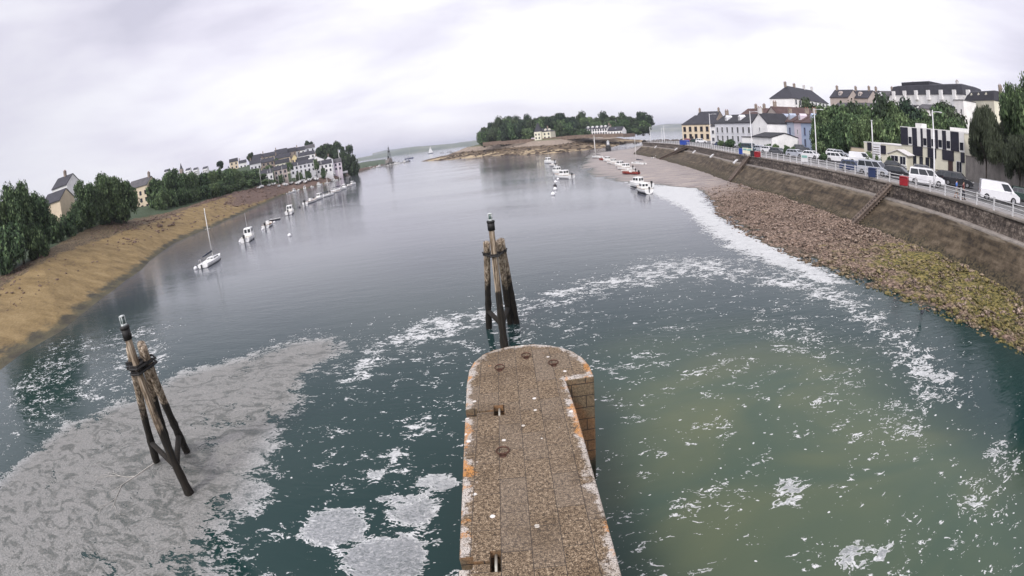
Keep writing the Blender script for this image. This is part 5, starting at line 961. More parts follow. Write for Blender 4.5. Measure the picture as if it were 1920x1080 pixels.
def car_proto(kind, col, ):
    Lc, Wc, Hc, bl, bo, (rb, rt_, ft, fb) = SH[kind]; r = thing('parked_car' if kind not in ('van',) else 'delivery_van', 'x', 'car', (0, 0, 0)); pm = PM[col]; wr = .33; ax = (-Lc/2+.82, Lc/2-.85); b = MB()
    prof = [(-Lc/2+.02, .32), (-Lc/2, .6), (-Lc/2+.06, bl-.02), (rb, bl), (fb-.05, bl), (Lc/2-.35, bo-.1), (Lc/2-.03, bo-.32), (Lc/2, .42), (Lc/2-.06, .24)]
    for a_ in (ax[1], ax[0]):
        prof += [(a_+(wr+.07)*math.cos(t_), .24+(wr+.10)*math.sin(t_)) for t_ in [PI*k/8 for k in range(9)]]
    prof += [(-Lc/2+.1, .24)]
    hw = Wc/2; sec = []
    for y_, ins in ((-hw, .05), (-hw*.97, 0), (0, -.05), (hw*.97, 0), (hw, .05)):
        sec.append([(x_*(1-ins*.35) if abs(x_) > Lc*.3 else x_, y_, z_-(ins*.6 if z_ > .7 else 0)) for x_, z_ in prof])
    b.loft(sec, cap=False); o = b.build('body', pm, r)
    bm = bmesh.new(); bm.from_mesh(o.data); bmesh.ops.holes_fill(bm, edges=[e_ for e_ in bm.edges if e_.is_boundary]); bmesh.ops.triangulate(bm, faces=[f for f in bm.faces if len(f.verts) > 4]); bmesh.ops.recalc_face_normals(bm, faces=bm.faces); bm.to_mesh(o.data); bm.free()
    wb, wt = hw*.94, hw*.76 if kind not in ('van', 'mpv') else hw*.86
    zb, zt = bl-.03, Hc; base = [(rb, -wb, zb), (fb, -wb, zb), (fb, wb, zb), (rb, wb, zb)]; top = [(rt_, -wt, zt-.05), (ft, -wt, zt-.05), (ft, wt, zt-.05), (rt_, wt, zt-.05)]; tt = [(rt_+.15, -wt*.85, zt), (ft-.2, -wt*.85, zt), (ft-.2, wt*.85, zt), (rt_+.15, wt*.85, zt)]
    b = MB(); b.loft([base, top, tt]); b.build('cabin', pm, r)
    def pane(name, A, B, C_, D, m0=.06, m1=.94, v0=.10, v1=.88, off=.012):
        A, B, C_, D = map(Vector, (A, B, C_, D)); nrm = (B-A).cross(D-A).normalized(); c_ = (A+B+C_+D)/4
        if nrm.dot(c_-Vector((0, 0, (zb+zt)/2))) < 0: nrm = -nrm
        def P(u, v): return (A.lerp(B, u)).lerp(D.lerp(C_, u), v)+nrm*off
        q = [P(m0, v0), P(m1, v0), P(m1, v1), P(m0, v1)]; b = MB(); b.loft([[p-nrm*.01 for p in q], q]); return b.build(name, m_cg, r)
    pane('windscreen', base[1], base[2], top[2], top[1]); 
    if kind != 'van': pane('rear_window', base[0], base[3], top[3], top[0], v0=.2)
    splits = {'van': [(.70, .95)], 'mpv': [(.04, .33), (.36, .66), (.69, .95)]}.get(kind, [(.05, .30), (.33, .63), (.66, .93)])
    for i_, s in ((0, 1), (3, -1)):
        A, B, T1, T0 = (base[0], base[1], top[1], top[0]) if s == 1 else (base[3], base[2], top[2], top[3])
        for m0, m1 in splits: pane('side_window', A, B, T1, T0, m0, m1)
    for a_ in ax:
        for s in (-1, 1):
            b = MB(); b.tube([(a_, s*(hw-.22), wr), (a_, s*(hw-.0), wr)], wr, 18); ty = b.build('wheel', m_tyre, r); b = MB(); b.tube([(a_, s*(hw-.05), wr), (a_, s*(hw+.012), wr)], [.22, .2], 10); b.build('rim', m_rim, ty)
    for s in (-1, 1):
        b = MB(); b.box((Lc/2-.09, s*(hw-.3), .68), (.16, .42, .16)); b.build('headlight', m_hl, r); b = MB(); b.box((-Lc/2+.05, s*(hw-.18), .78), (.1, .2, .3)); b.build('tail_light', m_tl, r); b = MB(); b.box((ft+.35, s*(hw+.08), bl+.05), (.14, .2, .14)); b.build('wing_mirror', pm, r)
    b = MB(); b.box((Lc/2-.03, 0, .42), (.08, Wc*.62, .22)); b.build('grille', m_blk, r); b = MB(); b.box((Lc/2+.02, 0, .40), (.02, .5, .11)); b.build('number_plate', m_plate, r)
    return r
protos = {}
def car(kind, col, px, py, rz, label, cat=None, group='cars parked along the quay'):
    q = at(px, py, 5.86); cat = cat or ('van' if kind == 'van' else 'car'); k = (kind, col)
    if k in protos: return dup(protos[k], q, rz, label, group, cat)
    r = car_proto(kind, col); protos[k] = r; r.location = q; r.rotation_euler = (0, 0, rz); r['label'] = label; r['category'] = cat; r['group'] = group; return r
car('van', 'white', 1873, 377, R(-48), 'white panel delivery van at the far right of the quay road')
car('hatch', 'green', 1918, 377, R(-50), 'dark green car behind the bonnet of the delivery van')
car('mpv', 'white', 1738, 346, R(-50), 'large white people carrier beside the red bin')
car('wagon', 'grey', 1735, 328, R(-45), 'grey estate car with roof bars behind the white people carrier')
car('hatch', 'black', 1778, 342, R(-60), 'black car right behind the bonnet of the white people carrier'); car('suv', 'black', 1797, 349, R(-60), 'rightmost black car in front of the checkered hall')
car('wagon', 'black', 1686, 334, R(-62), 'dark car with pale bonnet left of the red bin'); car('hatch', 'black', 1678, 320, R(-50), 'small dark car behind the dark car with pale bonnet')
car('mpv', 'silver', 1640, 328, R(-66), 'silver-blue people carrier behind the dark blue bin'); car('hatch', 'blue', 1601, 321, R(-66), 'dark blue hatchback left of the silver-blue people carrier')
car('van', 'white', 1617, 306.5, R(-60), 'white minibus in front of the yellow wall'); car('suv', 'white', 1571, 303.5, R(-60), 'white off-road car standing alone at the car park entrance')
car('hatch', 'white', 1565, 292, R(-50), 'white car behind the white off-road car'); car('hatch', 'silver', 1577, 294, R(-50), 'silver car between the off-road car and the yellow wall', group='cars at the back of the car park'); car('hatch', 'white', 1523, 297, R(-70), 'white car right of the green and white panel board')
car('hatch', 'red', 1584, 281.5, R(-30), 'small red car at the back of the car park', group='cars at the back of the car park'); car('hatch', 'white', 1558, 279.5, R(-30), 'small white car at the back left of the car park', group='cars at the back of the car park')
car('wagon', 'silver', 1494, 294, R(-72), 'silver car left of the green and white panel board'); car('wagon', 'grey', 1461, 290, R(-72), 'grey car between two pale cars on the quay'); car('hatch', 'white', 1442, 286, R(-72), 'white hatchback second right of the dark van'); car('hatch', 'silver', 1426, 284, R(-74), 'silver hatchback right next to the dark teal van'); car('mpv', 'teal', 1406, 283, R(-75), 'dark teal van behind the pale noticeboards')
car('wagon', 'black', 1366, 277, R(-75), 'black car at the right of the pair under the bushes'); car('hatch', 'blue', 1352, 275, R(-75), 'dark blue car at the left of the pair under the bushes'); car('suv', 'white', 1315, 268, R(-20), 'white car before the cream seafront house'); car('hatch', 'green', 1303, 267, R(-70), 'green car before the cream seafront house'); car('hatch', 'red', 1291, 266, R(-20), 'red car at the left corner of the cream seafront house')
car('mpv', 'white', 1386, 270, R(-75), 'white van parked next to the white garage'); car('suv', 'grey', 1503, 283, R(-40), 'grey off-road car half hidden before the terraced houses'); car('hatch', 'white', 1480, 278, R(-20), 'white car in front of the blue-grey terraced house')
#PART6
# ================================================================ BOATS
m_gel = paint('white_gelcoat', (.76, .76, .74), .3, var=.12, scale=1.2); m_deck = paint('boat_deck', (.45, .43, .38), .7, var=.2); m_anti = paint('bottom_paint', (.03, .035, .05), .7); m_sail = paint('sail_cover', (.02, .03, .05), .8); m_wood = paint('varnished_wood', (.20, .09, .04), .5); m_hullr = paint('red_hull', (.25, .03, .025), .4); m_hullb = paint('blue_hull', (.02, .04, .12), .4); m_alu = paint('mast_alloy', (.60, .59, .56), .5); m_buoy = paint('white_buoy', (.72, .72, .72), .4); m_dk = paint('outboard_dark', (.02, .02, .022), .4); m_orange = paint('orange_buoy', (.4, .08, .02), .5)
def boat_proto(kind, L_, hull=None, mast=0, name='motor_boat', cat='boat', sailcov=True):
    r = thing(name, 'x', cat, (0, 0, 0)); B_ = L_*(.19 if kind != 'sail' else .165); fb = {'sail': .085, 'cabin': .13, 'open': .09, 'dinghy': .12, 'work': .12}[kind]*L_; secs = []; inner = []
    n_ = 11
    for k in range(n_):
        u = k/(n_-1); x_ = -L_/2+L_*u; bb = B_*(1-.22*(1-u)**2-max(0, (u-.35)/.65)**2.1*.97) if u < 1 else .03; sh = fb*(1+.45*max(0, u-.3)**1.6*1.3); dr = .30 if kind != 'dinghy' else .12
        dr *= (1-.8*max(0, u-.5)*1.2); ps = [(-bb, sh), (-bb*.97, sh*.45), (-bb*.75, -.05), (0, -dr), (bb*.75, -.05), (bb*.97, sh*.45), (bb, sh)]
        secs.append([(x_+(.0 if z_ < 0 else .06*u*z_), y_, z_) for y_, z_ in ps]); inner.append((x_, bb, sh))
    b = MB(); b.loft(secs, cap=False, closed=False); b.q(secs[0]); b.q([p for p in secs[-1]]); h = b.build('hull', hull or m_gel, r, False)
    md = h.modifiers.new('s', 'SOLIDIFY'); md.thickness = .04
    b = MB(); zo = -.02 if kind in ('sail', 'work', 'cabin') else -fb*.55
    for k in range(n_-1):
        a, c = inner[k], inner[k+1]; f = .96; b.q([(a[0], -a[1]*f, a[2]+zo), (c[0], -c[1]*f, c[2]+zo), (c[0], c[1]*f, c[2]+zo), (a[0], a[1]*f, a[2]+zo)])
    b.build('deck', m_gel if kind == 'sail' else m_deck, r)
    b = MB(); b.loft([[(x_, s*(bb+.03), sh-.02) for x_, bb, sh in inner]+[(x_, s*(bb+.03), sh+.05) for x_, bb, sh in inner[::-1]] for s in (-1,)], cap=False)
    b = MB()
    for s in (-1, 1): MB().tube([(x_, s*(bb+.01), sh+.01) for x_, bb, sh in inner], .035, 5).build('gunwale', m_wood if kind in ('open', 'work') else m_gel, r)
    b = MB(); P = [(x_, bb*.80+.02, 0) for x_, bb, sh in inner]; ring_ = [(x_, -y_) for x_, y_, _ in P]+[(x_, y_) for x_, y_, _ in P[::-1]]; b.loft([[(x_, y_*1.06, -.14) for x_, y_ in ring_], [(x_, y_*1.14, .06) for x_, y_ in ring_]]); b.build('waterline_band', m_anti, r)
    def cab(x0, x1, w_, z0, h_, rake=.25):
        b = MB(); b.loft([[(x0, -w_, z0), (x1, -w_, z0), (x1, w_, z0), (x0, w_, z0)], [(x0+.08, -w_*.86, z0+h_), (x1-rake, -w_*.86, z0+h_), (x1-rake, w_*.86, z0+h_), (x0+.08, w_*.86, z0+h_)]]); c = b.build('cabin', m_gel, r); bevel(c, .05, 2)
        for s in (-1, 1):
            for j in (0, 1):
                xa = x0+.25+j*(x1-x0-.5)/2; xb = xa+(x1-x0-.5)/2-.1; b = MB(); zl, zh = z0+h_*.45, z0+h_*.85; yl, yh = w_*(1-.14*.45)+.012, w_*(1-.14*.85)+.012; b.loft([[(xa, s*yl, zl), (xb, s*yl, zl), (xb-.05, s*yh, zh), (xa+.03, s*yh, zh)], [(xa, s*(yl-.03), zl), (xb, s*(yl-.03), zl), (xb-.05, s*(yh-.03), zh), (xa+.03, s*(yh-.03), zh)]]); b.build('window', m_cg, c)
        for j in (-1, 1):
            b = MB(); b.box((x0+.03, j*w_*.42, z0+h_*.62), (.03, w_*.6, h_*.42)); b.build('window', m_cg, c)
            b = MB(); b.q([(x1-rake*.45+.015, j*w_*.45-w_*.3, z0+h_*.42), (x1-rake*.45+.015, j*w_*.45+w_*.3, z0+h_*.42), (x1-rake*.86+.015, j*w_*.42+w_*.28, z0+h_*.86), (x1-rake*.86+.015, j*w_*.42-w_*.28, z0+h_*.86)]); b.build('windscreen', m_cg, c)
        return c
    zt = fb
    if kind == 'sail':
        cab(-L_*.08, L_*.26, B_*.62, zt-.02, .38, .6)
        b = MB(); b.tube([(L_*.1, 0, zt), (L_*.1, 0, mast)], [.085, .065] if mast < 10 else [.15, .11], 8); b.tube([(L_*.1, -.5, mast*.62), (L_*.1, .5, mast*.62)], .02, 5); b.build('mast', m_alu, r, True)
        b = MB(); b.tube([(L_*.1, 0, mast*.97), (L_*.49, 0, fb*1.35)], .012, 4); b.tube([(L_*.1, 0, mast*.97), (-L_*.49, 0, fb)], .012, 4)
        for s in (-1, 1): b.tube([(L_*.1, 0, mast*.95), (L_*.1, s*.5, mast*.62), (L_*.08, s*B_*.95, fb)], .012, 4)
        b.build('rigging', m_dk, r)
        b = MB(); b.tube([(L_*.08, 0, fb+1.15), (-L_*.2, 0, fb+1.05), (-L_*.42, 0, fb+1.0)], [.16, .14, .07], 8); b.build('boom_cover', m_sail if sailcov else m_deck, r, True)
        for s in (-1, 1): MB().tube([(-L_*.48, s*B_*.6, fb), (-L_*.48, s*B_*.6, fb+.6), (-L_*.3, s*B_*.85, fb+.6), (-L_*.3, s*B_*.85, fb)], .02, 5).build('pulpit_rail', m_alu, r)
        b = MB(); b.box((-L_/2-.12, .2, .2), (.12, .18, .8)); b.build('rudder', m_dk, r)
    if kind in ('cabin', 'work'):
        cab(-L_*.05 if kind == 'cabin' else -L_*.2, L_*.28 if kind == 'cabin' else L_*.08, B_*.68, zt-.02, 1.15, .35)
        if kind == 'cabin': b = MB(); b.box((L_*.30, 0, zt+.15), (L_*.18, B_*.9, .3)); o = b.build('foredeck_hatch', m_gel, r); bevel(o, .05)
    if kind == 'open':
        for x_ in (-L_*.22, L_*.05, L_*.28): MB().box((x_, 0, zt-.12), (.3, B_*1.5*(1 if x_ < .1*L_ else .6), .06)).build('thwart', m_wood, r)
        b = MB(); b.box((-L_*.02, 0, zt+.22), (.5, .5, .6)); b.build('console', m_gel, r)
    if kind in ('cabin', 'open', 'work'):
        b = MB(); b.box((-L_/2-.18, 0, fb+.28), (.34, .30, .48)); b.box((-L_/2-.16, 0, fb-.3), (.16, .12, .8)); o = b.build('outboard', m_dk, r); bevel(o, .04)
        if mast: b = MB(); b.tube([(L_*.02, .0, zt+1.1), (L_*.02, 0, zt+1.1+mast)], .02, 5); b.build('aerial', m_alu, r)
    return r
BP = {}
def boat(key, args, loc, rz, label, group=None, cat='boat', sc_=1.):
    if key in BP: return dup(BP[key], loc, rz, label, group, cat, sc_)
    r = boat_proto(*args[0], **args[1]); BP[key] = r; r.location = loc; r.rotation_euler = (0, 0, rz); r.scale = (sc_,)*3; r['label'] = label; r['category'] = cat
    if group: r['group'] = group
    return r
S = lambda *a, **k: (a, k)
G1 = 'boats moored along the left channel'
boat('s7', S('sail', 6.9, mast=8.4, name='sailing_boat'), at(398, 493, 0), R(97), 'white sailing boat with dark boom cover, nearest on the left mooring line', G1, 'sailing boat')
boat('c5', S('cabin', 5.0, mast=2.2), at(467, 450, 0), R(104), 'white cabin boat next up the line from the nearest sailing boat', G1, sc_=1.3)
boat('o5', S('open', 4.6), at(503, 424, 0), R(104), 'round white open boat with a dark dinghy behind it', G1, sc_=1.35)
boat('c5', None, at(544, 401, 0), R(106), 'white cabin boat with upright wheelhouse right beyond the open boat with dinghy', G1, sc_=1.3)
boat('d3', S('dinghy', 2.8, hull=m_dk, name='dinghy'), at(516, 413, 0), R(-160), 'small black dinghy trailing off the round open boat', None, 'dinghy')
boat('o5', None, at(583, 380, 0), R(80), 'white open boat fifth along the left mooring line', G1, sc_=1.6); boat('c5', None, at(598, 374, 0), R(80), 'small cabin boat just beyond the fifth boat of the line', G1, sc_=1.2)
boat('s7', None, at(615, 368, 0), R(70), 'small sailing boat in the far half of the left mooring line', G1, 'sailing boat', 1.0); boat('o5', None, at(630, 361, 0), R(60), 'low white boat before the far cluster on the left line', G1, sc_=1.2)
boat('s8', S('sail', 8, mast=11, name='sailing_boat'), at(637, 357, 0), R(60), 'taller-masted sailing boat in the far cluster of the left line', G1, 'sailing boat'); boat('c5', None, at(645, 354, 0), R(90), 'cabin boat in the middle of the far cluster of the left line', G1, sc_=1.1); boat('o5', None, at(653, 350, 0), R(60), 'dark-topped boat second from the far end of the left line', G1, sc_=1.1); boat('c5', None, at(660, 347, 0), R(60), 'last white boat at the far end of the left mooring line', G1, sc_=1.0)
def buoy(px, py, r_, label, mat=m_buoy):
    q = at(px, py, 0); t_ = thing('mooring_buoy', label, 'buoy', q, 0, 'mooring buoys'); b = MB(); b.sphere((0, 0, r_*.5), r_, 14, 10, (1, 1, .9)); b.tube([(0, 0, r_*1.2), (0, 0, r_*1.7)], [r_*.3, r_*.12], 8); b.build('float', mat, t_, True); b = MB(); b.tube([(r_*.16*math.cos(a), 0, r_*1.8+r_*.16*math.sin(a)) for a in [k*PI/5 for k in range(11)]], r_*.05, 5, False); b.build('eye', m_rust, t_); return t_
buoy(543, 443, .36, 'white mooring buoy standing alone in the channel right of the cabin boats'); buoy(367, 505, .32, 'white buoy left of the nearest sailing boat'); buoy(450, 454, .26, 'small buoy touching the stern of the nearest cabin boat'); buoy(492, 431, .26, 'small white buoy left of the round open boat'); buoy(562, 389, .3, 'dark small buoy between the cabin boat and the fifth boat', m_dk); buoy(514.5, 418, .3, 'small white buoy between the round open boat and its dinghy')
buoy(1037, 366, .42, 'lowest and nearest white buoy of the short buoy line'); buoy(1041, 356, .40, 'second nearest buoy of the short buoy line'); buoy(1041, 349.5, .38, 'third buoy of the short buoy line', m_dk); buoy(1042, 342.5, .38, 'fourth white buoy just below the moored launches'); buoy(1046, 337, .36, 'white buoy against the bow of the nearer moored launch'); buoy(607, 366, .28, 'small white buoy among the far boats of the left line')
G2 = 'boats moored below the island'
boat('w7', S('work', 6.6), at(1056, 334, 0), R(118), 'white launch with crossed dark cover, nearest of the pair in mid channel', G2, sc_=1.1); boat('c6', S('cabin', 5.8), at(1047, 326, 0), R(112), 'white cabin boat directly behind the nearest mid-channel launch', G2, sc_=1.1)
boat('o5', None, at(1036, 311, 0), R(110), 'small boat between the mid-channel pair and the far white boat', G2, sc_=1.1); boat('c5', None, at(1030, 306, 0), R(120), 'far white boat at the top of the mid-channel mooring line', G2, sc_=1.35)
G3 = 'boats lying on the right mudflat'
def bz(px, py): return at(px, py, .25)
boat('c6', None, bz(1201, 350), R(118), 'pale cabin boat aground right behind the stern-on boat at the water edge', G3, sc_=1.0); boat('w7', None, bz(1206, 359), R(96), 'white wooden-decked boat seen stern-on at the edge of the foam', G3, sc_=.82)
boat('red6', S('open', 5.2, hull=m_hullr), bz(1182, 326), R(125), 'red-hulled boat lying on the mudflat', G3); boat('w7', None, bz(1172, 318), R(118), 'white boat aground immediately above the red-hulled boat', G3, sc_=.95); boat('o5', None, bz(1178, 322), R(126), 'low white boat squeezed against the red-hulled boat', G3)
boat('c6', None, bz(1165, 313), R(116), 'cabin boat in the middle of the row on the mud', G3); boat('o5', None, bz(1157, 309), R(122), 'open white boat in the middle of the row on the mud', G3, sc_=1.1); boat('w7', None, bz(1149, 307), R(118), 'fourth boat from the far end of the mudflat row', G3, sc_=.9); boat('c6', None, bz(1141, 303), R(116), 'third boat from the far end of the mudflat row', G3, sc_=1.0)
boat('red6', None, bz(1132, 300), R(120), 'dark red boat second from the far end of the mudflat row', G3); boat('s8', None, bz(1119, 296), R(112), 'sailing boat with a bare mast at the far end of the mudflat row', G3, 'sailing boat', .9); boat('s7', None, bz(1196, 309), R(112), 'sailing boat leaning before the far quay wall', G3, 'sailing boat', 1.0)
boat('o5', None, at(1231, 296, .6), R(28), 'pale skiff hauled up on the sand under the far quay wall', None, 'skiff', .9)
# harbour at the foot of the village: boats standing on the hard
xs_ = [490, 505, 511, 523, 533, 547, 556, 562, 567, 573, 579, 586, 592, 605, 613, 618, 625]
hs_ = [9, 8, 10, 8, 11, 10, 9, 12, 9, 10, 11, 9, 12, 11, 10, 13, 11]
ordn = ['first', 'second', 'third', 'fourth', 'fifth', 'sixth', 'seventh', 'eighth', 'ninth', 'tenth', 'eleventh', 'twelfth', 'thirteenth', 'fourteenth', 'fifteenth', 'sixteenth', 'seventeenth']
for i, px in enumerate(xs_):
    py = np.interp(px, [490, 540, 590, 630], [352, 345, 336, 328]); az = math.degrees(math.atan2(ray(px, py)[0], ray(px, py)[1])); d_ = float(np.interp(az, azs, prof_d[:, 2]))+3+(i % 3)*5; q = far(px, py, d_); q.z = lz(q.x, q.y)+.35
    boat('s8' if i % 2 else 's7', None, q, R(95+(i*53) % 36), f'{ordn[i]} mast from the left among the sailing boats on the village hard', 'sailing boats on the village hard', 'sailing boat', hs_[i]/(11. if i % 2 else 8.4))
q = far(636, 322, 362); q.z = lz(q.x, q.y)+.4; boat('s8', None, q, R(40), 'tallest mast of the village hard at its right end', None, 'sailing boat', 1.6)
for i, (px, py) in enumerate(((541, 351), (549, 349), (558, 347), (570, 343.5), (583, 341), (597, 337), (612, 333), (626, 330))):
    az = math.degrees(math.atan2(ray(px, py)[0], ray(px, py)[1])); d_ = float(np.interp(az, azs, prof_d[:, 1]))-4; q = far(px, py, d_); q.z = 0
    boat(('o5', 'c5')[i % 2], None, q, R(60+i*17), f'{ordn[i]} low white boat from the left at the water edge below the village', 'small boats at the village water edge', 'boat', 1.0)
# pontoons with small craft towards the open bay
pt0, pt1 = at(640, 327, 0), at(766, 303.5, 0); r = thing('pontoon', 'long grey floating pontoon reaching from the village towards the bay', 'pontoon', (pt0.x, pt0.y, .0)); v = pt1-pt0; b = MB()
for k in range(12): m_ = v*((k+.5)/12); MB().box((m_.x, m_.y, .35), (v.length/12-.5, 2.4, .6), math.atan2(v.y, v.x)).build('float', m_deck, r)
for k in range(7): m_ = v*(k/6); MB().tube([(m_.x, m_.y+1.6, -2), (m_.x, m_.y+1.6, 3.2)], .25, 8).build('guide_pile', m_black, r)
for i in range(15):
    m_ = pt0+v*((i+.4)/15)+Vector((2.5*(1 if i % 2 else -1), 2.5*(-1 if i % 2 else 1), 0)); boat(('c5', 'o5', 'c6', 'w7')[i % 4], None, m_, R(20+i*31), f'{ordn[i]} small boat from the near end of the long pontoon', 'small boats on the long pontoon', 'boat', 1.25)
q = far(731, 303, 545); q.z = 0; shp = thing('old_ship', 'old naval ship with a tall grey lattice mast at the end of the pontoon', 'ship', q, R(75)); b = MB(); secs = []
for k in range(9):
    u = k/8; x_ = -13+26*u; bb = 3.0*(1-.3*(1-u)**2-max(0, (u-.5)*2)**2*.95); secs.append([(x_, -bb, 2.2+u*.8), (x_, -bb*.85, 0), (x_, 0, -1), (x_, bb*.85, 0), (x_, bb, 2.2+u*.8)])
b.loft(secs); b.build('hull', paint('ship_grey', (.12, .12, .11), .6, var=.3), shp); b = MB(); b.box((-2, 0, 4.2), (9, 4, 3.2)); b.box((-.5, 0, 6.6), (5, 3, 2)); b.build('superstructure', W_['grey'], shp)
b = MB()
for sx in (-1, 1):
    for sy in (-1, 1): b.tube([(sx*1.6, sy*1.4, 7.5), (sx*.3, sy*.3, 19)], .16, 5)
for k in range(7): f_ = 1-k/7.5; b.box((0, 0, 8+k*1.6), (3.4*f_, 3*f_, .18))
b.tube([(0, 0, 17), (0, 0, 21.5)], .14, 6); b.box((0, 0, 14.5), (1.6, 1.6, 1.6)); b.build('lattice_mast', m_dk, shp); b = MB(); b.tube([(-2.5, 0, 7), (-2.5, 0, 9.5)], .8, 10); b.build('funnel', m_black, shp)
boat('s12', S('sail', 12, hull=m_hullb, mast=15, name='sailing_boat'), at(767, 297.5, 0), R(0), 'dark-hulled yacht anchored off the end of the long pontoon', None, 'sailing boat', 1.2)
q = at(746, 305.5, 0); boat('s12', None, q+Vector((10, 0, 0)), R(15), 'dark low vessel lying right of the old naval ship', None, 'boat', .8)
# distant craft
def distant(px, py, hgt, label, sails=True):
    q = at(px, py, 0); r = thing('distant_sailing_boat', label, 'sailing boat', q, R(20)); L_ = hgt*.7; b = MB(); b.loft([[(-L_/2, -1.2, 1.2), (-L_/2, 0, -.3), (-L_/2, 1.2, 1.2)], [(0, -1.6, 1.1), (0, 0, -.5), (0, 1.6, 1.1)], [(L_/2, -.1, 1.6), (L_/2, 0, .6), (L_/2, .1, 1.6)]]); b.build('hull', m_hullb if sails else m_gel, r); b = MB(); b.tube([(0, 0, 1), (0, 0, hgt)], [.12, .07], 6); b.build('mast', m_alu, r)
    if sails: b = MB(); b.loft([[(-.2, .05, 2), (-.2, .05, hgt*.95), (-L_*.45, .5, 2)], [(-.2, -.03, 2), (-.2, -.03, hgt*.95), (-L_*.45, .42, 2)]]); b.build('mainsail', m_gel, r); b = MB(); b.loft([[(.3, .05, 2), (.1, .05, hgt*.85), (L_*.45, .5, 1.8)], [(.3, -.03, 2), (.1, -.03, hgt*.85), (L_*.45, .42, 1.8)]]); b.build('jib', m_gel, r)
distant(808, 288, 18, 'white-sailed yacht out in the bay left of the island'); distant(829, 287, 14, 'far boat with bare mast right of the white-sailed yacht', False); distant(843, 285, 17, 'taller bare mast nearest the reef of the island', False); distant(848, 286, 13, 'smaller bare mast right beside the taller one by the reef', False)
# ================================================================ PEOPLE AND THE HERON
def figure(name, label, loc, rz, joints, edges, radii, skin, cat='person', sub=2):
    r = thing(name, label, cat, loc, rz); me = bpy.data.meshes.new('body'); me.from_pydata(joints, edges, []); o = bpy.data.objects.new('body', me); C.objects.link(o); o.parent = r; me.materials.append(skin)
    o.modifiers.new('skin', 'SKIN'); sv_ = me.skin_vertices[0].data if me.skin_vertices else None
    if not sv_:
        bm = bmesh.new(); bm.from_mesh(me); bm.verts.layers.skin.new(); bm.to_mesh(me); bm.free(); sv_ = me.skin_vertices[0].data
    for i, q in enumerate(radii): sv_[i].radius = q if isinstance(q, tuple) else (q, q); 
    sv_[0].use_root = True
    m = o.modifiers.new('s', 'SUBSURF'); m.levels = m.render_levels = sub; return r, o
m_skin = paint('skin', (.42, .25, .18), .6, var=.1); m_hair = paint('dark_hair', (.02, .015, .012), .8)
def person(label, loc, rz, shirt, legs, bare, stride=.22):
    J = [(0, 0, .95), (0, 0, 1.15), (0, 0, 1.38), (.01, 0, 1.50), (.02, 0, 1.62), (.02, 0, 1.70), (0, .17, 1.40), (-.06, .22, 1.12), (.06, .22, .90), (.09, .22, .82), (0, -.17, 1.40), (.02, -.23, 1.12), (.14, -.22, .92), (.17, -.22, .84),
         (0, .09, .88), (stride*.55, .10, .50), (stride*.75, .10, .09), (stride*.75+.15, .11, .05), (0, -.09, .88), (-stride*.3, -.10, .50), (-stride, -.10, .11), (-stride+.14, -.11, .05)]
    E_ = [(0, 1), (1, 2), (2, 3), (3, 4), (4, 5), (2, 6), (6, 7), (7, 8), (8, 9), (2, 10), (10, 11), (11, 12), (12, 13), (0, 14), (14, 15), (15, 16), (16, 17), (0, 18), (18, 19), (19, 20), (20, 21)]
    Rr = [(.14, .11), (.14, .11), (.15, .11), .055, .09, .07, .06, .045, .036, .035, .06, .045, .036, .035, .085, .06, .042, .04, .085, .06, .042, .04]
    r, o = figure('person', label, loc, rz, J, E_, Rr, m_skin)
    def tubepart(nm, idx, rr, mat):
        b = MB(); b.tube([J[i] for i in idx], rr, 12); p_ = b.build(nm, mat, r, True); return p_
    b = MB(); b.loft([[(x_*.9, y_*1.0, z_) for x_, y_ in [(.13*math.cos(t_), .19*math.sin(t_)) for t_ in [2*PI*k/14 for k in range(14)]]] for z_ in (.90, 1.1, 1.3)]+[[(.11*math.cos(t_), .20*math.sin(t_), 1.43) for t_ in [2*PI*k/14 for k in range(14)]], [(.06*math.cos(t_), .08*math.sin(t_), 1.50) for t_ in [2*PI*k/14 for k in range(14)]]]); b.build('shirt', shirt, r, True)
    for ix in ((6, 7), (10, 11)): tubepart('sleeve', ix, [.075, .062], shirt)
    for a_ in ((14, 15, 16), (18, 19, 20)): tubepart('trouser_leg' if not bare else 'shorts_leg', a_ if not bare else a_[:2], [.105, .08, .06] if not bare else [.105, .09], legs)
    b = MB(); b.sphere((.005, 0, 1.665), .098, 12, 8, (1.05, .95, 1.1)); b.build('hair', m_hair, r, True)
    for s in (16, 20): b = MB(); b.box((J[s][0]+.06, J[s][1], .04), (.26, .1, .08)); o_ = b.build('shoe', m_blk, r); bevel(o_, .03)
    return r
m_bshirt = paint('blue_shirt', (.05, .16, .48), .8); m_rshirt = paint('dark_red_shirt', (.09, .015, .02), .8); m_trou = paint('dark_trousers', (.015, .015, .025), .85); m_lshort = paint('light_shorts', (.35, .33, .30), .85)
person('person in a bright blue shirt and shorts walking on the quay behind the railing', at(1793, 371, 5.85), R(-60), m_bshirt, m_lshort, True); person('person in dark red top and dark trousers walking right of the blue-shirted walker', at(1806, 374, 5.85), R(-70), m_rshirt, m_trou, False, .15)
q = at(1726, 601, 0); m_her = paint('heron_plumage', (.045, .05, .06), .8, var=.4, scale=4); m_beak = paint('heron_beak', (.25, .17, .05), .5)
J = [(0, 0, .58), (.14, 0, .66), (.22, 0, .78), (.20, 0, .92), (.25, 0, 1.02), (-.14, 0, .53), (-.32, 0, .44), (.0, .05, .46), (.02, .05, .28), (-.02, .05, .26), (0, .05, 0), (.0, -.05, .46), (.03, -.05, .28), (0, -.05, 0)]
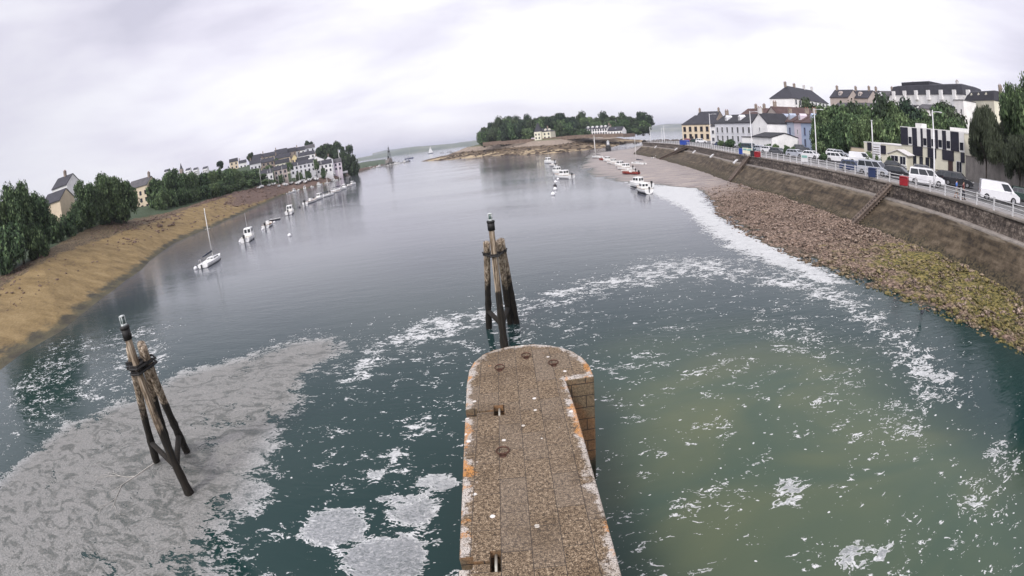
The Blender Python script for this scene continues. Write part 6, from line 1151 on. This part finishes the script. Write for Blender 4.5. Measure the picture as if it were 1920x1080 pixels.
E_ = [(0, 1), (1, 2), (2, 3), (3, 4), (0, 5), (5, 6), (0, 7), (7, 8), (8, 9), (9, 10), (0, 11), (11, 12), (12, 13)]
r, o = figure('heron', 'dark grey heron standing in the shallows off the right beach', q, R(200), J, E_, [(.11, .12), (.08, .08), .035, .03, .045, (.09, .10), (.03, .05), .035, .014, .013, .012, .035, .014, .012], m_her, 'bird'); b = MB(); b.tube([(.28, 0, 1.02), (.44, 0, .98)], [.022, .004], 8); b.build('beak', m_beak, r)
b = MB(); b.sphere((-.05, 0, .57), .15, 12, 8, (1.7, .85, .8)); b.build('wings', m_her, r, True)
# sunken branch trailing under the scum by the left dolphin
rnd = random.Random(3); b = MB()
def br_(p, a, L_, r_, d):
    pts = [p]; 
    for k in range(4): a += rnd.uniform(-.3, .3); p = (p[0]+L_/4*math.cos(a), p[1]+L_/4*math.sin(a), .02); pts.append(p)
    b.tube(pts, [r_*(1-.2*k) for k in range(5)], 5)
    if d: 
        for s in (-1, 1): br_(pts[2 if s < 0 else 3], a+s*rnd.uniform(.4, .8), L_*.6, r_*.6, d-1)
o0 = at(300, 862, 0); br_((0, 0, .02), math.atan2(at(200, 945, 0).y-o0.y, at(200, 945, 0).x-o0.x), 3.4, .035, 3); o = b.build('drifting_branch', paint('bleached_wood', (.42, .40, .36), .8)); o.location = o0; tag(o, 'bleached forked branch drifting in the grey scum beside the left dolphin', 'branch')
#PART7
# ================================================================ HAZE
hz, t = newmat('haze_air'); hz.node_tree.nodes.remove(t.p); pv_ = hz.node_tree.nodes.new('ShaderNodeVolumePrincipled'); pv_.inputs['Color'].default_value = (.80, .84, .95, 1); pv_.inputs['Density'].default_value = .00013; pv_.inputs['Anisotropy'].default_value = .2
hz.node_tree.links.new(pv_.outputs[0], hz.node_tree.nodes['Material Output'].inputs['Volume'])
b = MB(); b.box((0, 3500, 55), (19000, 19400, 130)); o = b.build('haze', hz); o['kind'] = 'stuff'; o['label'] = 'thin sea haze over the estuary'
